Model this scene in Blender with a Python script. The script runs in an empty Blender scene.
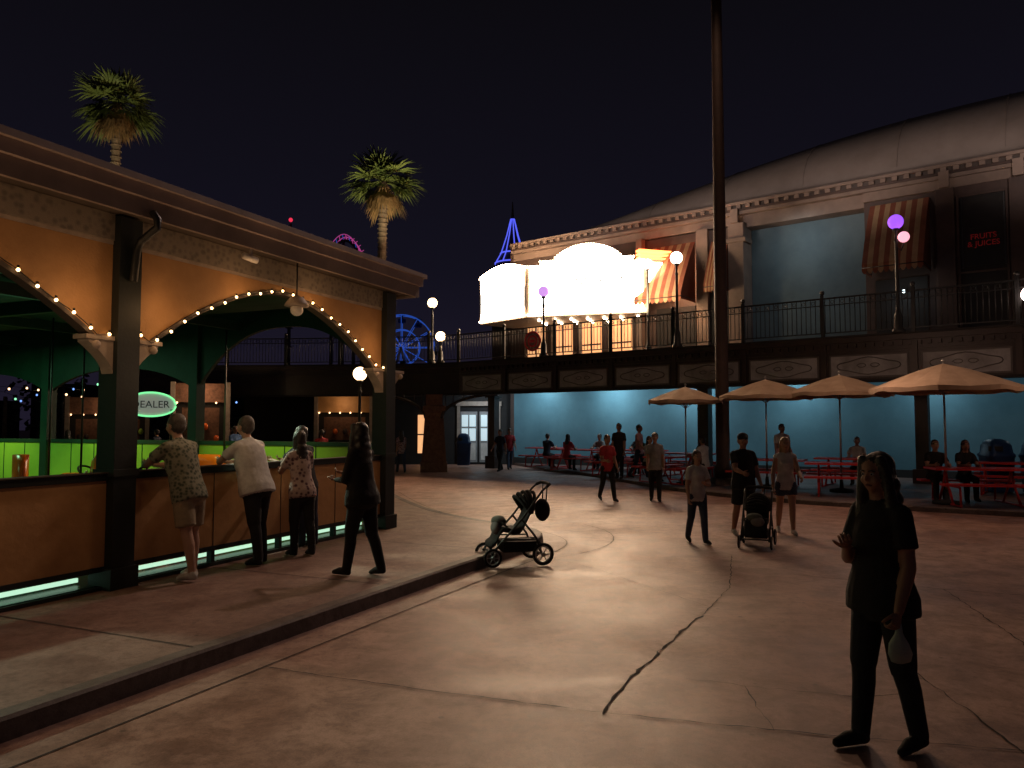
import bpy, bmesh, math, random
from mathutils import Vector, Matrix
from mathutils.bvhtree import BVHTree
random.seed(7)
V=Vector
sc=bpy.context.scene
# ---------------------------------------------------------------- materials
def nodes_of(name):
    m=bpy.data.materials.new(name); m.use_nodes=True
    nt=m.node_tree; b=nt.nodes['Principled BSDF']
    return m,nt,b
def M(name,c1,c2=None,rough=.7,scale=3.0,bump=.15,metal=0.0,em=None,es=0.0,bscale=None,spec=.5,lo=.35,hi=.65,kind='noise'):
    m,nt,b=nodes_of(name)
    if c2 is None: c2=tuple(x*.72 for x in c1)
    tc=nt.nodes.new('ShaderNodeTexCoord')
    if kind=='voronoi':
        n=nt.nodes.new('ShaderNodeTexVoronoi'); n.inputs['Scale'].default_value=scale; out=n.outputs['Distance']
    else:
        n=nt.nodes.new('ShaderNodeTexNoise'); n.inputs['Scale'].default_value=scale; n.inputs['Detail'].default_value=8; n.inputs['Roughness'].default_value=.62; out=n.outputs['Fac']
    nt.links.new(tc.outputs['Object'],n.inputs['Vector'])
    r=nt.nodes.new('ShaderNodeValToRGB'); r.color_ramp.elements[0].position=lo; r.color_ramp.elements[1].position=hi
    r.color_ramp.elements[0].color=(*c2,1); r.color_ramp.elements[1].color=(*c1,1)
    nt.links.new(out,r.inputs['Fac']); nt.links.new(r.outputs['Color'],b.inputs['Base Color'])
    b.inputs['Roughness'].default_value=rough; b.inputs['Metallic'].default_value=metal
    b.inputs['Specular IOR Level'].default_value=spec
    if bump>0:
        n2=nt.nodes.new('ShaderNodeTexNoise'); n2.inputs['Scale'].default_value=bscale or scale*6; n2.inputs['Detail'].default_value=6
        nt.links.new(tc.outputs['Object'],n2.inputs['Vector'])
        bp=nt.nodes.new('ShaderNodeBump'); bp.inputs['Strength'].default_value=bump; bp.inputs['Distance'].default_value=.02
        nt.links.new(n2.outputs['Fac'],bp.inputs['Height']); nt.links.new(bp.outputs['Normal'],b.inputs['Normal'])
    if em:
        b.inputs['Emission Color'].default_value=(*em,1); b.inputs['Emission Strength'].default_value=es
    return m
def E(name,c,s,small=True):
    m=M(name,c,c,em=c,es=s,bump=0)
    if small: m.cycles.emission_sampling='NONE'
    return m

def concrete(name,ca,cb,cc,rough0=.38,rough1=.7):
    m,nt,b=nodes_of(name); N=nt.nodes.new; L=nt.links.new
    tc=N('ShaderNodeTexCoord')
    def noi(s,d,r=.6,dist=0):
        n=N('ShaderNodeTexNoise'); n.inputs['Scale'].default_value=s; n.inputs['Detail'].default_value=d; n.inputs['Roughness'].default_value=r; n.inputs['Distortion'].default_value=dist
        L(tc.outputs['Object'],n.inputs['Vector']); return n
    n1=noi(.45,8,.65,.6); n2=noi(2.6,12,.72,.4); n3=noi(90,4,.7); n4=noi(14,8,.7)
    def ramp(n,p0,p1,c0,c1,o='Fac'):
        r=N('ShaderNodeValToRGB'); e=r.color_ramp.elements; e[0].position=p0; e[1].position=p1; e[0].color=(*c0,1); e[1].color=(*c1,1); L(n.outputs[o],r.inputs['Fac']); return r
    def mul(a,b_,f):
        mx=N('ShaderNodeMixRGB'); mx.blend_type='MULTIPLY'; mx.inputs['Fac'].default_value=f; L(a.outputs['Color'],mx.inputs[1]); L(b_.outputs['Color'],mx.inputs[2]); return mx
    c=ramp(n1,.36,.64,ca,cb)
    c=mul(c,ramp(n2,.40,.58,cc,(1,1,1)),.9)
    c=mul(c,ramp(n4,.36,.52,(.62,.56,.54),(1,1,1)),.75)
    c=mul(c,ramp(n3,.3,.55,(.55,.55,.55),(1,1,1)),.7)
    vo=N('ShaderNodeTexVoronoi'); vo.inputs['Scale'].default_value=3.2; L(tc.outputs['Object'],vo.inputs['Vector'])   # gum / drip spots
    c=mul(c,ramp(vo,.045,.075,(.35,.32,.32),(1,1,1),'Distance'),.8)
    L(c.outputs['Color'],b.inputs['Base Color'])
    mr=N('ShaderNodeMapRange'); mr.inputs['From Min'].default_value=.36; mr.inputs['From Max'].default_value=.64
    mr.inputs['To Min'].default_value=rough0; mr.inputs['To Max'].default_value=rough1
    L(n1.outputs['Fac'],mr.inputs['Value']); L(mr.outputs['Result'],b.inputs['Roughness'])
    ml=N('ShaderNodeMath'); ml.operation='MULTIPLY_ADD'; ml.inputs[1].default_value=.5; L(n4.outputs['Fac'],ml.inputs[0]); L(n3.outputs['Fac'],ml.inputs[2])
    bp=N('ShaderNodeBump'); bp.inputs['Strength'].default_value=.35; bp.inputs['Distance'].default_value=.005
    L(ml.outputs[0],bp.inputs['Height']); L(bp.outputs['Normal'],b.inputs['Normal'])
    return m

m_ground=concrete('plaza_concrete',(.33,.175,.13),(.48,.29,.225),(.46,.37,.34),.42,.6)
m_walk=concrete('sidewalk_concrete',(.20,.115,.092),(.29,.185,.15),(.6,.5,.48),.5,.7)
m_kerb=concrete('kerb_concrete',(.10,.07,.06),(.17,.125,.11),(.5,.44,.41),.5,.75)
m_gut=concrete('gutter_concrete',(.29,.165,.13),(.42,.265,.21),(.6,.5,.47),.45,.65)
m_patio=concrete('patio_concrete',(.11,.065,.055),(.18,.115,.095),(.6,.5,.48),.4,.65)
m_crack=M('crack_dark',(.02,.016,.014),rough=.95,bump=0)
m_seam=M('joint_dark',(.05,.035,.03),rough=.95,bump=0)
m_black=M('black_paint',(.012,.013,.014),(.02,.022,.022),rough=.45,scale=8,bump=.1)
m_dkgreen=M('dark_green_paint',(.005,.009,.008),(.009,.014,.013),rough=.6,scale=5,bump=.1)
m_tan=M('tan_stucco',(.47,.26,.11),(.36,.19,.075),rough=.7,scale=1.6,bump=.25,bscale=40)
m_tan2=M('tan_panel',(.55,.30,.12),(.42,.215,.08),rough=.65,scale=2.2,bump=.2)
m_orn=M('ornament_frieze',(.26,.22,.18),(.165,.14,.12),rough=.8,scale=15,bump=.5,kind='voronoi',lo=.2,hi=.55)
m_cream=M('cream_trim',(.42,.34,.28),(.3,.24,.2),rough=.6,scale=6)
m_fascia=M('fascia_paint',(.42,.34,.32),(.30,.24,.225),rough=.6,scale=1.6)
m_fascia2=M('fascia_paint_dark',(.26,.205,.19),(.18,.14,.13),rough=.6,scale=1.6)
m_soffit=M('soffit_wood',(.08,.06,.05),rough=.7)
m_ceil=M('green_canopy',(.014,.075,.048),(.008,.045,.03),rough=.7,scale=1.5)
m_gpost=M('green_post_paint',(.008,.05,.03),(.005,.03,.018),rough=.5)
m_lime=M('lime_paint',(.38,.62,.07),(.27,.48,.05),rough=.5,scale=1.0)
m_metalfloor=M('arena_floor_steel',(.05,.055,.05),rough=.3,metal=.6)
m_blue=M('blue_stucco',(.10,.225,.285),(.07,.165,.215),rough=.8,scale=.6,bump=.2,bscale=30)
m_blue2=M('slate_blue_stucco',(.12,.17,.19),(.085,.125,.145),rough=.8,scale=.9,bump=.2,bscale=30)
m_beige=M('beige_stucco',(.25,.185,.15),(.17,.125,.10),rough=.8,scale=1.1,bump=.2,bscale=30)
m_brown=M('brown_facade',(.075,.045,.036),(.045,.027,.022),rough=.65,scale=1.5)
m_roof=M('roof_membrane',(.38,.31,.27),(.29,.235,.20),rough=.85,scale=.7,bump=.2)
m_white=M('white_paint',(.75,.72,.68),rough=.5)
m_dkbrown=M('dark_brown_steel',(.035,.02,.016),(.02,.012,.01),rough=.45)
m_panel=M('grey_panel',(.36,.36,.37),(.2,.2,.2),rough=.6,scale=2,bump=.2)
m_scroll=M('panel_scroll',(.10,.09,.085),rough=.6)
m_darkwall=M('dark_wall',(.02,.018,.018),rough=.8)
m_red=M('red_plastic_coating',(.62,.035,.03),(.45,.02,.02),rough=.4,scale=9)
m_umb=M('umbrella_canvas',(.52,.37,.25),(.42,.29,.19),rough=.9,scale=3)
m_alu=M('aluminium',(.5,.5,.5),rough=.35,metal=.9)
m_awr=M('awning_rust',(.24,.075,.04),(.18,.055,.03),rough=.9)
m_awc=M('awning_cream',(.42,.27,.15),(.33,.21,.11),rough=.9)
m_pole=M('pole_brown',(.05,.025,.018),(.03,.015,.011),rough=.7,scale=4)
m_bin=M('blue_bin',(.02,.07,.2),(.015,.05,.15),rough=.4)
m_trunk=M('palm_trunk',(.2,.14,.09),(.1,.07,.045),rough=.95,scale=5,bump=.6)
m_frond=M('palm_frond',(.12,.15,.035),(.06,.09,.02),rough=.55,scale=1.5)
m_dead=M('palm_skirt',(.27,.16,.06),(.15,.09,.035),rough=.9,scale=2)
m_leaf=M('tree_leaf',(.03,.045,.02),(.018,.028,.012),rough=.7)
m_orange=M('orange_fibreglass',(.8,.16,.02),(.65,.1,.01),rough=.25)
m_rubber=M('rubber',(.012,.012,.012),rough=.8)
m_brick=M('brick_base',(.22,.11,.07),(.12,.06,.04),rough=.85,scale=9)
e_marq=E('marquee_lightbox',(1,.66,.40),64,False)
e_board=E('marquee_readerboard',(1,.93,.82),5.5)
e_or=E('ceiling_glow_orange',(1,.22,.06),6,False)  # emission stands in for the red ceiling lit beside the marquee
e_bulb=E('warm_bulb',(1,.58,.24),9)
e_mbulb=E('marquee_bulb',(1,.75,.5),30)
e_warm=E('warm_globe',(1,.66,.34),7,False)
e_white=E('white_globe',(1,.72,.62),9,False)
e_purple=E('purple_globe',(.36,.10,.98),1.15,False)
e_pinkg=E('pink_globe',(1,.42,.52),1.3,False)
e_pink=E('pink_neon',(.8,.10,.45),.4)
e_redl=E('red_beacon',(1,.04,.10),.9)
e_bluel=E('blue_neon',(.11,.14,1),1.0)
e_ferris=E('blue_led',(.03,.11,.6),.5)
e_green=E('green_neon',(.2,.9,.35),1.2)
e_strip=E('base_tube_light',(.6,1,.72),.9,False)
e_cool=E('cool_window',(.6,.75,.8),.6)
e_win=E('warm_window',(1,.5,.22),.9)
e_spot=E('cool_fixture',(.75,.95,1),6)
e_dot=E('small_lamp',(1,.6,.3),4)
e_dotg=E('small_lamp_green',(.3,1,.5),1.5)
e_dotb=E('small_lamp_blue',(.2,.4,1),1.5)

# ---------------------------------------------------------------- mesh builder
class MB:
    def __init__(s): s.v=[];s.f=[];s.m=[];s.sm=[];s.mats=[]
    def mi(s,m):
        if m not in s.mats: s.mats.append(m)
        return s.mats.index(m)
    def add(s,vs,fs,m,smooth=False):
        o=len(s.v); s.v+= [tuple(p) for p in vs]; k=s.mi(m)
        for f in fs: s.f.append(tuple(i+o for i in f)); s.m.append(k); s.sm.append(smooth)
    def hexa(s,p,m):
        s.add(p,[(3,2,1,0),(4,5,6,7),(0,1,5,4),(1,2,6,5),(2,3,7,6),(3,0,4,7)],m)
    def box(s,c,d,m,rz=0.0):
        cx,cy,cz=c; a,b,h=d[0]/2,d[1]/2,d[2]/2; co,si=math.cos(rz),math.sin(rz)
        P=[(cx+x*co-y*si,cy+x*si+y*co,cz+z) for z in(-h,h) for x,y in((-a,-b),(a,-b),(a,b),(-a,b))]
        s.hexa(P,m)
    def fbox(s,F,t0,t1,o0,o1,z0,z1,m):
        s.hexa([F(t,o,z) for z in(z0,z1) for t,o in((t0,o0),(t1,o0),(t1,o1),(t0,o1))],m)
    def rings(s,R,m,smooth=True,caps=True,closed=False):
        n=len(R[0]); vs=[p for r in R for p in r]; fs=[]
        K=len(R)
        for i in range(K-1 if not closed else K):
            for j in range(n):
                a=i*n+j;b=i*n+(j+1)%n;i2=(i+1)%K
                fs.append((a,b,i2*n+(j+1)%n,i2*n+j))
        if caps and not closed:
            fs.append(tuple(range(n-1,-1,-1))); fs.append(tuple((K-1)*n+j for j in range(n)))
        s.add(vs,fs,m,smooth)
    def tube(s,pts,r,m,n=8,closed=False,smooth=True):
        pts=[V(p) for p in pts]; K=len(pts)
        rr=[r]*K if not isinstance(r,(list,tuple)) else list(r)
        R=[];prev=None
        for i in range(K):
            if closed: t=pts[(i+1)%K]-pts[i-1]
            else: t=pts[min(i+1,K-1)]-pts[max(i-1,0)]
            t.normalize()
            if prev is None:
                u=t.orthogonal().normalized()
            else:
                u=prev-t*prev.dot(t)
                u=u.normalized() if u.length>1e-6 else t.orthogonal().normalized()
            prev=u; w=t.cross(u)
            R.append([pts[i]+(u*math.cos(2*math.pi*j/n)+w*math.sin(2*math.pi*j/n))*rr[i] for j in range(n)])
        s.rings(R,m,smooth,True,closed)
    def cyl(s,a,b,r0,r1,m,n=12,smooth=True): s.tube([a,b],[r0,r1],m,n,False,smooth)
    def sph(s,c,r,m,B=None,n=12,k=8):
        if not isinstance(r,(list,tuple)): r=(r,r,r)
        c=V(c); R=[]
        for i in range(k+1):
            th=math.pi*(i/k); th=min(max(th,.02),math.pi-.02)
            ring=[]
            for j in range(n):
                ph=2*math.pi*j/n
                p=V((r[0]*math.sin(th)*math.cos(ph),r[1]*math.sin(th)*math.sin(ph),r[2]*math.cos(th)))
                if B is not None: p=B@p
                ring.append(c+p)
            R.append(ring)
        s.rings(R,m)
    def lathe(s,prof,base,m,n=16,smooth=True):
        R=[[(base[0]+r*math.cos(2*math.pi*j/n),base[1]+r*math.sin(2*math.pi*j/n),base[2]+z) for j in range(n)] for r,z in prof]
        s.rings(R,m,smooth)
    def torus(s,c,ax,R,r,m,n=20,k=8):
        ax=V(ax).normalized();u=ax.orthogonal().normalized();w=ax.cross(u);c=V(c)
        s.tube([c+(u*math.cos(2*math.pi*i/n)+w*math.sin(2*math.pi*i/n))*R for i in range(n)],r,m,k,closed=True)
    def limb(s,a,b,ra,rb,m,n=12):
        a=V(a);b=V(b)
        s.cyl(a,b,ra,rb,m,n); s.sph(a,ra,m,n=n,k=6); s.sph(b,rb,m,n=n,k=6)
    def strip(s,F,ts,zb,zt,o0,o1,m):
        vs=[];fs=[]
        for t in ts:
            vs+= [F(t,o0,zb(t)),F(t,o0,zt(t)),F(t,o1,zt(t)),F(t,o1,zb(t))]
        for i in range(len(ts)-1):
            a=i*4;b=a+4
            for j in range(4):
                k=(j+1)%4; fs.append((a+j,a+k,b+k,b+j))
        e=(len(ts)-1)*4
        fs+=[(3,2,1,0),(e,e+1,e+2,e+3)]
        s.add(vs,fs,m)
    def mesh(s,name):
        me=bpy.data.meshes.new(name); me.from_pydata(s.v,[],s.f)
        for m in s.mats: me.materials.append(m)
        me.polygons.foreach_set('material_index',s.m); me.polygons.foreach_set('use_smooth',s.sm)
        me.update(); return me
    def obj(s,name,bevel=0,recalc=True,loc=None,rz=0):
        me=s.mesh(name)
        if recalc:
            bm=bmesh.new(); bm.from_mesh(me); bmesh.ops.recalc_face_normals(bm,faces=bm.faces); bm.to_mesh(me); bm.free()
        ob=bpy.data.objects.new(name,me); sc.collection.objects.link(ob)
        if bevel:
            md=ob.modifiers.new('bevel','BEVEL'); md.width=bevel; md.segments=2; md.limit_method='ANGLE'; md.angle_limit=math.radians(50)
        if loc is not None: ob.location=loc
        ob.rotation_euler[2]=rz
        return ob
def frame(o,al,out):
    o=V((*o,0));al=V((*al,0));out=V((*out,0))
    return lambda t,q,z: o+al*t+out*q+V((0,0,z))
def light(name,kind,loc,power,col,size=.3,target=None,**kw):
    l=bpy.data.lights.new(name,kind); l.energy=power; l.color=col
    if kind=='AREA': l.size=size
    else: l.shadow_soft_size=size
    for k,v in kw.items(): setattr(l,k,v)
    o=bpy.data.objects.new(name,l); sc.collection.objects.link(o); o.location=loc
    if target is not None: o.rotation_euler=(V(target)-V(loc)).to_track_quat('-Z','Y').to_euler()
    return o
def poly_slab(mb,poly,z0,z1,mtop,mside):
    n=len(poly)
    mb.add([(x,y,z1) for x,y in poly],[tuple(range(n))],mtop)
    vs=[(x,y,z0) for x,y in poly]+[(x,y,z1) for x,y in poly]
    mb.add(vs,[(i,(i+1)%n,n+(i+1)%n,n+i) for i in range(n)],mside)
def offset_poly(line,d):
    out=[]
    for i,p in enumerate(line):
        a=V(line[max(i-1,0)]);b=V(line[min(i+1,len(line)-1)]); t=(b-a).normalized(); nrm=V((-t.y,t.x))
        out.append((p[0]+nrm.x*d,p[1]+nrm.y*d))
    return out
def ribbon(mb,line,w0,w1,z,m):
    A=offset_poly(line,w0);B=offset_poly(line,w1);n=len(line)
    mb.add([(x,y,z) for x,y in A]+[(x,y,z) for x,y in B],[(i,i+1,n+i+1,n+i) for i in range(n-1)],m)

# ---------------------------------------------------------------- ground
g=MB(); g.add([(-250,-250,0),(250,-250,0),(250,250,0),(-250,250,0)],[(0,1,2,3)],m_ground); g.obj('ground')
kl=[(-6.7,-4),(-4.35,1.0),(-2.93,4.0),(-1.52,7.0),(-.57,9.0),(0.02,10.2),(.33,10.85),(.5,11.4),(.42,12.0),(.1,12.55),(-.6,13.2),(-1.5,14.6),(-2.6,17.5),(-3.6,21),(-6,27),(-12,31)]
def smooth(line,it=2):
    for _ in range(it):
        o=[line[0]]
        for a,b in zip(line,line[1:]):
            o.append((a[0]*.75+b[0]*.25,a[1]*.75+b[1]*.25)); o.append((a[0]*.25+b[0]*.75,a[1]*.25+b[1]*.75))
        o.append(line[-1]); line=o
    return line
kl=smooth(kl)
inner=offset_poly(kl,.16)
sw=MB(); poly_slab(sw,inner+[(-40,31),(-40,-4)],0,.13,m_walk,m_walk)
def seamline(mb,a,b,z,w=.008):
    a=V(a);b=V(b);t=(b-a).normalized();q=V((-t.y,t.x))*w
    mb.add([(a.x-q.x,a.y-q.y,z),(b.x-q.x,b.y-q.y,z),(b.x+q.x,b.y+q.y,z),(a.x+q.x,a.y+q.y,z)],[(0,1,2,3)],m_seam)
for i in range(7):
    p=P=(-3.99+.4066*(-6+i*2.4),7.7+.9136*(-6+i*2.4)); seamline(sw,(p[0]+.9136*.1,p[1]-.4066*.1),(p[0]+.9136*2.35,p[1]-.4066*2.35),.1345)
sw.obj('sidewalk',recalc=False)
kb=MB(); n=len(kl)
vs=[];
for (x,y),(a,b) in zip(kl,inner): vs+=[(x,y,0),(x+(a-x)*.12,y+(b-y)*.12,.115),(x+(a-x)*.25,y+(b-y)*.25,.134),(a,b,.134),(a,b,0)]
fs=[]
for i in range(n-1):
    for j in range(4): fs.append((i*5+j,i*5+j+1,i*5+5+j+1,i*5+5+j))
kb.add(vs,fs,m_kerb); kb.obj('kerb')
gt=MB(); ribbon(gt,kl,-.34,0.0,.004,m_gut); ribbon(gt,kl,-.352,-.34,.005,m_seam); gt.obj('gutter',recalc=False)
def jag(pts,amp=.03,step=.12):
    out=[]
    for a,b in zip(pts,pts[1:]):
        a=V(a);b=V(b);L=(b-a).length;k=max(2,int(L/step)); nn=V((-(b-a).y,(b-a).x)).normalized()
        for i in range(k):
            p=a+(b-a)*i/k+nn*random.uniform(-amp,amp); out.append((p.x,p.y))
    out.append(pts[-1]); return out
def crack(mb,pts,w,amp=.03,z=.004,m=m_crack):
    L=jag(pts,amp,.07); n=len(L); A=[];B=[]
    for i,p in enumerate(L):
        ww=w*random.uniform(.25,1.3)*(.4 if i in(0,n-1) else 1)
        a=V(L[max(i-1,0)]);b=V(L[min(i+1,n-1)]);t=(b-a).normalized();q=V((-t.y,t.x))
        A.append((p[0]-q.x*ww,p[1]-q.y*ww,z));B.append((p[0]+q.x*ww,p[1]+q.y*ww,z))
    mb.add(A+B,[(i,i+1,n+i+1,n+i) for i in range(n-1)],m)
ck=MB()
crack(ck,[(2.95,10.3),(2.35,8.3),(1.75,7.1)],.006,.012)
crack(ck,[(1.75,7.1),(1.2,6.1),(.85,5.4),(.55,4.7)],.012,.018,.005)
crack(ck,[(-1.8,5.6),(-.8,5.2),(.55,4.72),(1.9,4.35),(4.2,3.9)],.006,.010,.006)
crack(ck,[(1.2,5.35),(1.7,5.15),(2.25,5.0),(2.7,5.1)],.005,.02)
crack(ck,[(2.9,5.9),(2.8,4.8),(2.7,3.8)],.007,.016,.005)
crack(ck,[(1.55,5.2),(1.5,4.45)],.004,.014)
crack(ck,[(3.3,9.0),(4.6,8.2),(7.0,7.2)],.006,.015)
crack(ck,[(-.1,11),(1.0,9.4),(1.9,7.4)],.004,.008,.006)
crack(ck,[(.9,12.5),(2.8,13.4),(5.4,13.1)],.006,.012)
crack(ck,[(4.6,8.2),(4.1,6.2),(3.6,5.0)],.006,.012,.006)
arc=[(math.cos(a)*2.6-1.0,math.sin(a)*2.6+12.2) for a in [math.radians(x) for x in range(-60,80,8)]]
crack(ck,arc,.008,.004,.0045)
ck.obj('pavement_cracks',recalc=False)

# ---------------------------------------------------------------- pavilion
e=(.4066,.9136); o=(.9136,-.4066); P0=(-3.99,7.7)
PF=frame(P0,e,o)
def arch(t,t0,W=4.8):
    x=(t-t0-W/2)/(W/2-.28)
    if abs(x)>=1: return 2.5
    return 2.56+.88*(1-abs(x)**1.75)
pv=MB()
pv.fbox(PF,-16,4.9,-12,.02,.10,.17,m_metalfloor)
posts=[-14.4,-9.6,-4.8,0,4.8]
for t in posts:
    w=.13
    pv.fbox(PF,t-w,t+w,-.13,.13,.131,3.85,m_dkgreen)
    pv.fbox(PF,t-w-.03,t+w+.03,-.16,.16,.132,.34,m_dkgreen)
    pv.fbox(PF,t-w-.02,t+w+.02,-.15,.15,1.24,1.31,m_dkgreen)
    for q in (-1,1):
        # curved scroll bracket with an abacus on top
        a0=t+q*(w+.002); tsb=[a0+q*.27*i/12 for i in range(13)]
        if q<0: tsb=tsb[::-1]
        pv.strip(PF,tsb,lambda tt:2.26+.30*(abs(tt-a0)/.27)**.6,lambda tt:2.585,-.085,.075,m_cream)
        pv.fbox(PF,min(a0,a0+q*.31),max(a0,a0+q*.31),-.10,.095,2.587,2.63,m_cream)
        c_=PF(a0+q*.20,.085,2.535); pv.sph(c_,(.045,.045,.045),m_cream,n=10,k=6)
for t0 in posts[:-1]:
    a=t0+.131;b=t0+4.8-.131; N=40
    ts=[a+(b-a)*i/N for i in range(N+1)]
    pv.strip(PF,ts,lambda t:arch(t,t0)+.05,lambda t:3.56,-.05,.03,m_tan)
    pv.strip(PF,ts,lambda t:arch(t,t0),lambda t:arch(t,t0)+.052,-.07,.06,m_soffit)
    pv.fbox(PF,a,b,-.05,.035,3.562,3.60,m_cream)
    pv.fbox(PF,a,b,-.05,.05,3.602,3.87,m_orn)
    pv.fbox(PF,a,b,-.05,.05,1.20,1.27,m_dkgreen)
    pv.fbox(PF,a,b,-.06,.075,1.272,1.285,m_soffit)
    pv.fbox(PF,a,b,-.03,.03,.36,1.198,m_tan2)
    pv.fbox(PF,a,b,-.035,.035,.31,.358,m_dkgreen)
    pv.fbox(PF,a,b,-.04,.04,.132,.17,m_dkgreen)
    for k in range(1,4):
        tt=a+(b-a)*k/4
        pv.fbox(PF,tt-.025,tt+.025,-.038,.038,.171,.309,m_dkgreen)
        pv.fbox(PF,tt-.006,tt+.006,.031,.034,.36,1.197,m_dkgreen)
    pv.fbox(PF,a+.05,b-.05,-.30,-.27,.19,.23,e_strip)
pv.fbox(PF,-16,5.25,-.05,.30,3.875,3.895,m_soffit)
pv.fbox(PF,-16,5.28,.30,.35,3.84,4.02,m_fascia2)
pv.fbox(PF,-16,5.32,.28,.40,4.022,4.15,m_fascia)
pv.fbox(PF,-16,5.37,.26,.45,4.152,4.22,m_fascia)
pv.hexa([PF(-16,.27,4.1),PF(5.25,.27,4.1),PF(5.25,-12.6,4.1),PF(-16,-12.6,4.1),PF(-16,.26,4.2),PF(5.25,.26,4.2),PF(1,-6,4.9),PF(-16,-6,4.9)],m_roof)
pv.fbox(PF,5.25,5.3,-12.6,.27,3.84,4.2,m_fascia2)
pv.tube([PF(.05,.36,3.90),PF(.06,.42,3.82),PF(.06,.42,3.74),PF(.05,.2,3.62),PF(.03,.17,3.5),PF(.0,.17,3.2)],.04,m_black)
inn=(-.9136,.4066); E0=PF(4.8,0,0); EF=frame((E0.x,E0.y),inn,e)
for t0 in (0,4,8,12):
    pv.fbox(EF,t0+3.9,t0+4.1,-.1,.1,.131,3.9,m_gpost)
    ts=[t0+.1+3.8*i/24 for i in range(25)]
    amp=1.0 if t0==0 else .4
    pv.strip(EF,ts,lambda t:2.42+amp*(1-abs((t-t0-2)/1.95)**2.4),lambda t:3.9,-.04,.04,m_gpost)
    pv.fbox(EF,t0+.12,t0+3.88,-.03,.03,.2,1.40,m_lime)
    pv.fbox(EF,t0+.12,t0+3.88,-.05,.05,1.401,1.47,m_gpost)
    for k in range(1,6): pv.fbox(EF,t0+k*.65-.01,t0+k*.65+.01,-.036,-.031,.2,1.399,m_gpost)
B0=PF(0,-16,0); BF=frame((B0.x,B0.y),e,o)
for t in (-16,-12,-8,-4,0,4.7):
    pv.fbox(BF,t-.09,t+.09,-.09,.09,.13,3.9,m_gpost)
for t0 in (-16,-12,-8,-4,0):
    ts=[t0+.1+3.8*i/24 for i in range(25)]
    pv.strip(BF,ts,lambda t:2.5+.55*(1-abs((t-t0-2)/1.95)**2),lambda t:3.9,-.04,.04,m_gpost)
    pv.fbox(BF,t0+.1,t0+3.9,-.03,.03,.2,1.25,m_lime)
    pv.fbox(BF,t0+.1,t0+3.9,-.05,.06,1.251,1.32,m_gpost)
for i in range(0,9):
    t0=-16+i*2.3
    ts=[t0+2.3*k/8 for k in range(9)]
    pv.strip(PF,ts,lambda t:3.72-.16*math.sin(math.pi*(t-t0)/2.3),lambda t:3.74,-16,-.2,m_ceil)
    pv.fbox(PF,t0-.05,t0+.05,-16,-.2,3.50,3.70,m_gpost)
for q in (-3,-6,-9,-12):
    pv.fbox(PF,-16,4.75,q-.05,q+.05,3.40,3.56,m_gpost)
pav=pv.obj('bumper_car_pavilion',bevel=.006)
sl=MB()
for t0 in posts[:-1]:
    pts=[]
    N=200; last=None
    for i in range(N+1):
        t=t0+.16+(4.48)*i/N; z=arch(t,t0)+.03
        if z<2.6: z=2.66
        p=PF(t,.105,z+.015*math.sin(t*9))
        pts.append(p)
        if last is None or (p-last).length>.2:
            last=p; sl.sph(p+V((0,0,0)),.0165,e_bulb,n=8,k=6)
            sl.cyl(p+V((0,0,.014)),p+V((0,0,.04)),.010,.012,m_black,6)
    sl.tube(pts[::6],.005,m_black,5)
sl.obj('string_lights',recalc=False)
hl=MB(); c=PF(2.45,.20,0)
hl.tube([(c.x,c.y,3.88),(c.x,c.y,3.42)],.012,m_black,6)
hl.lathe([(.02,3.44),(.09,3.41),(.15,3.33),(.16,3.30),(.10,3.29)],(c.x,c.y,0),m_cream,16)
hl.sph((c.x,c.y,3.25),(.085,.085,.08),m_white)
hl.obj('pendant_lamp')
cc=MB(); c=PF(1.5,.30,3.74); cc.cyl(c+V((0,0,.1)),c,.02,.02,m_white); cc.tube([c+V((-.05,-.1,0)),c+V((.04,.08,-.02))],.04,m_white,10); cc.obj('security_camera')

def bumper_car(loc,rz,m):
    b=MB()
    def ring(k,z): return [(.62*k*math.cos(a)*(1 if abs(math.cos(a))<.8 else .97),.95*k*math.sin(a),z) for a in [2*math.pi*i/24 for i in range(24)]]
    b.rings([ring(.95,.08),ring(1.08,.12),ring(1.1,.2),ring(1.08,.28),ring(.96,.31)],m_rubber)
    b.rings([ring(.9,.3),ring(.93,.42),ring(.84,.55),ring(.66,.62),ring(.6,.5),ring(.55,.35)],m)
    b.rings([[(.42*kk*math.cos(a),.12*math.sin(a)-.35,z) for a in [2*math.pi*i/12 for i in range(12)]] for kk,z in((1,.35),(1,.7),(.9,.98),(.6,1.09))],m)
    b.box((0,-.1,.42),(.8,.4,.1),m_rubber)
    b.rings([[(.28*k*math.cos(a),.55+.3*k*math.sin(a),z) for a in [2*math.pi*i/14 for i in range(14)]] for k,z in((1.2,.5),(1.05,.66),(.5,.74))],m)
    b.torus((0,.2,.78),(0,-.6,.8),.15,.018,m_rubber)
    b.cyl((0,.4,.6),(0,.2,.78),.02,.02,m_alu)
    b.cyl((0,-.75,.4),(0,-.75,3.4),.018,.014,m_black,8)
    b.sph((.25,.83,.5),.05,e_dot); b.sph((-.25,.83,.5),.05,e_dot)
    b.obj('bumper_car',loc=loc,rz=rz)
for l,r in [((-8.4,12.4,.17),2.2),((-7.2,13.2,.17),1.2),((-6.4,12.7,.17),-.6),((-10.5,13.5,.17),.4),((-5.2,12.4,.17),2.8),((-9.5,10.5,.17),.9)]:
    bumper_car(l,r,m_orange)
for t in (-6.2,-2.6,2.4):
    p=PF(t,-2.2,3.25); light('arena_spot','SPOT',p,420,(.80,1,.72),.07,target=PF(t,1.75,.13),spot_size=math.radians(36),spot_blend=.25)
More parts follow.
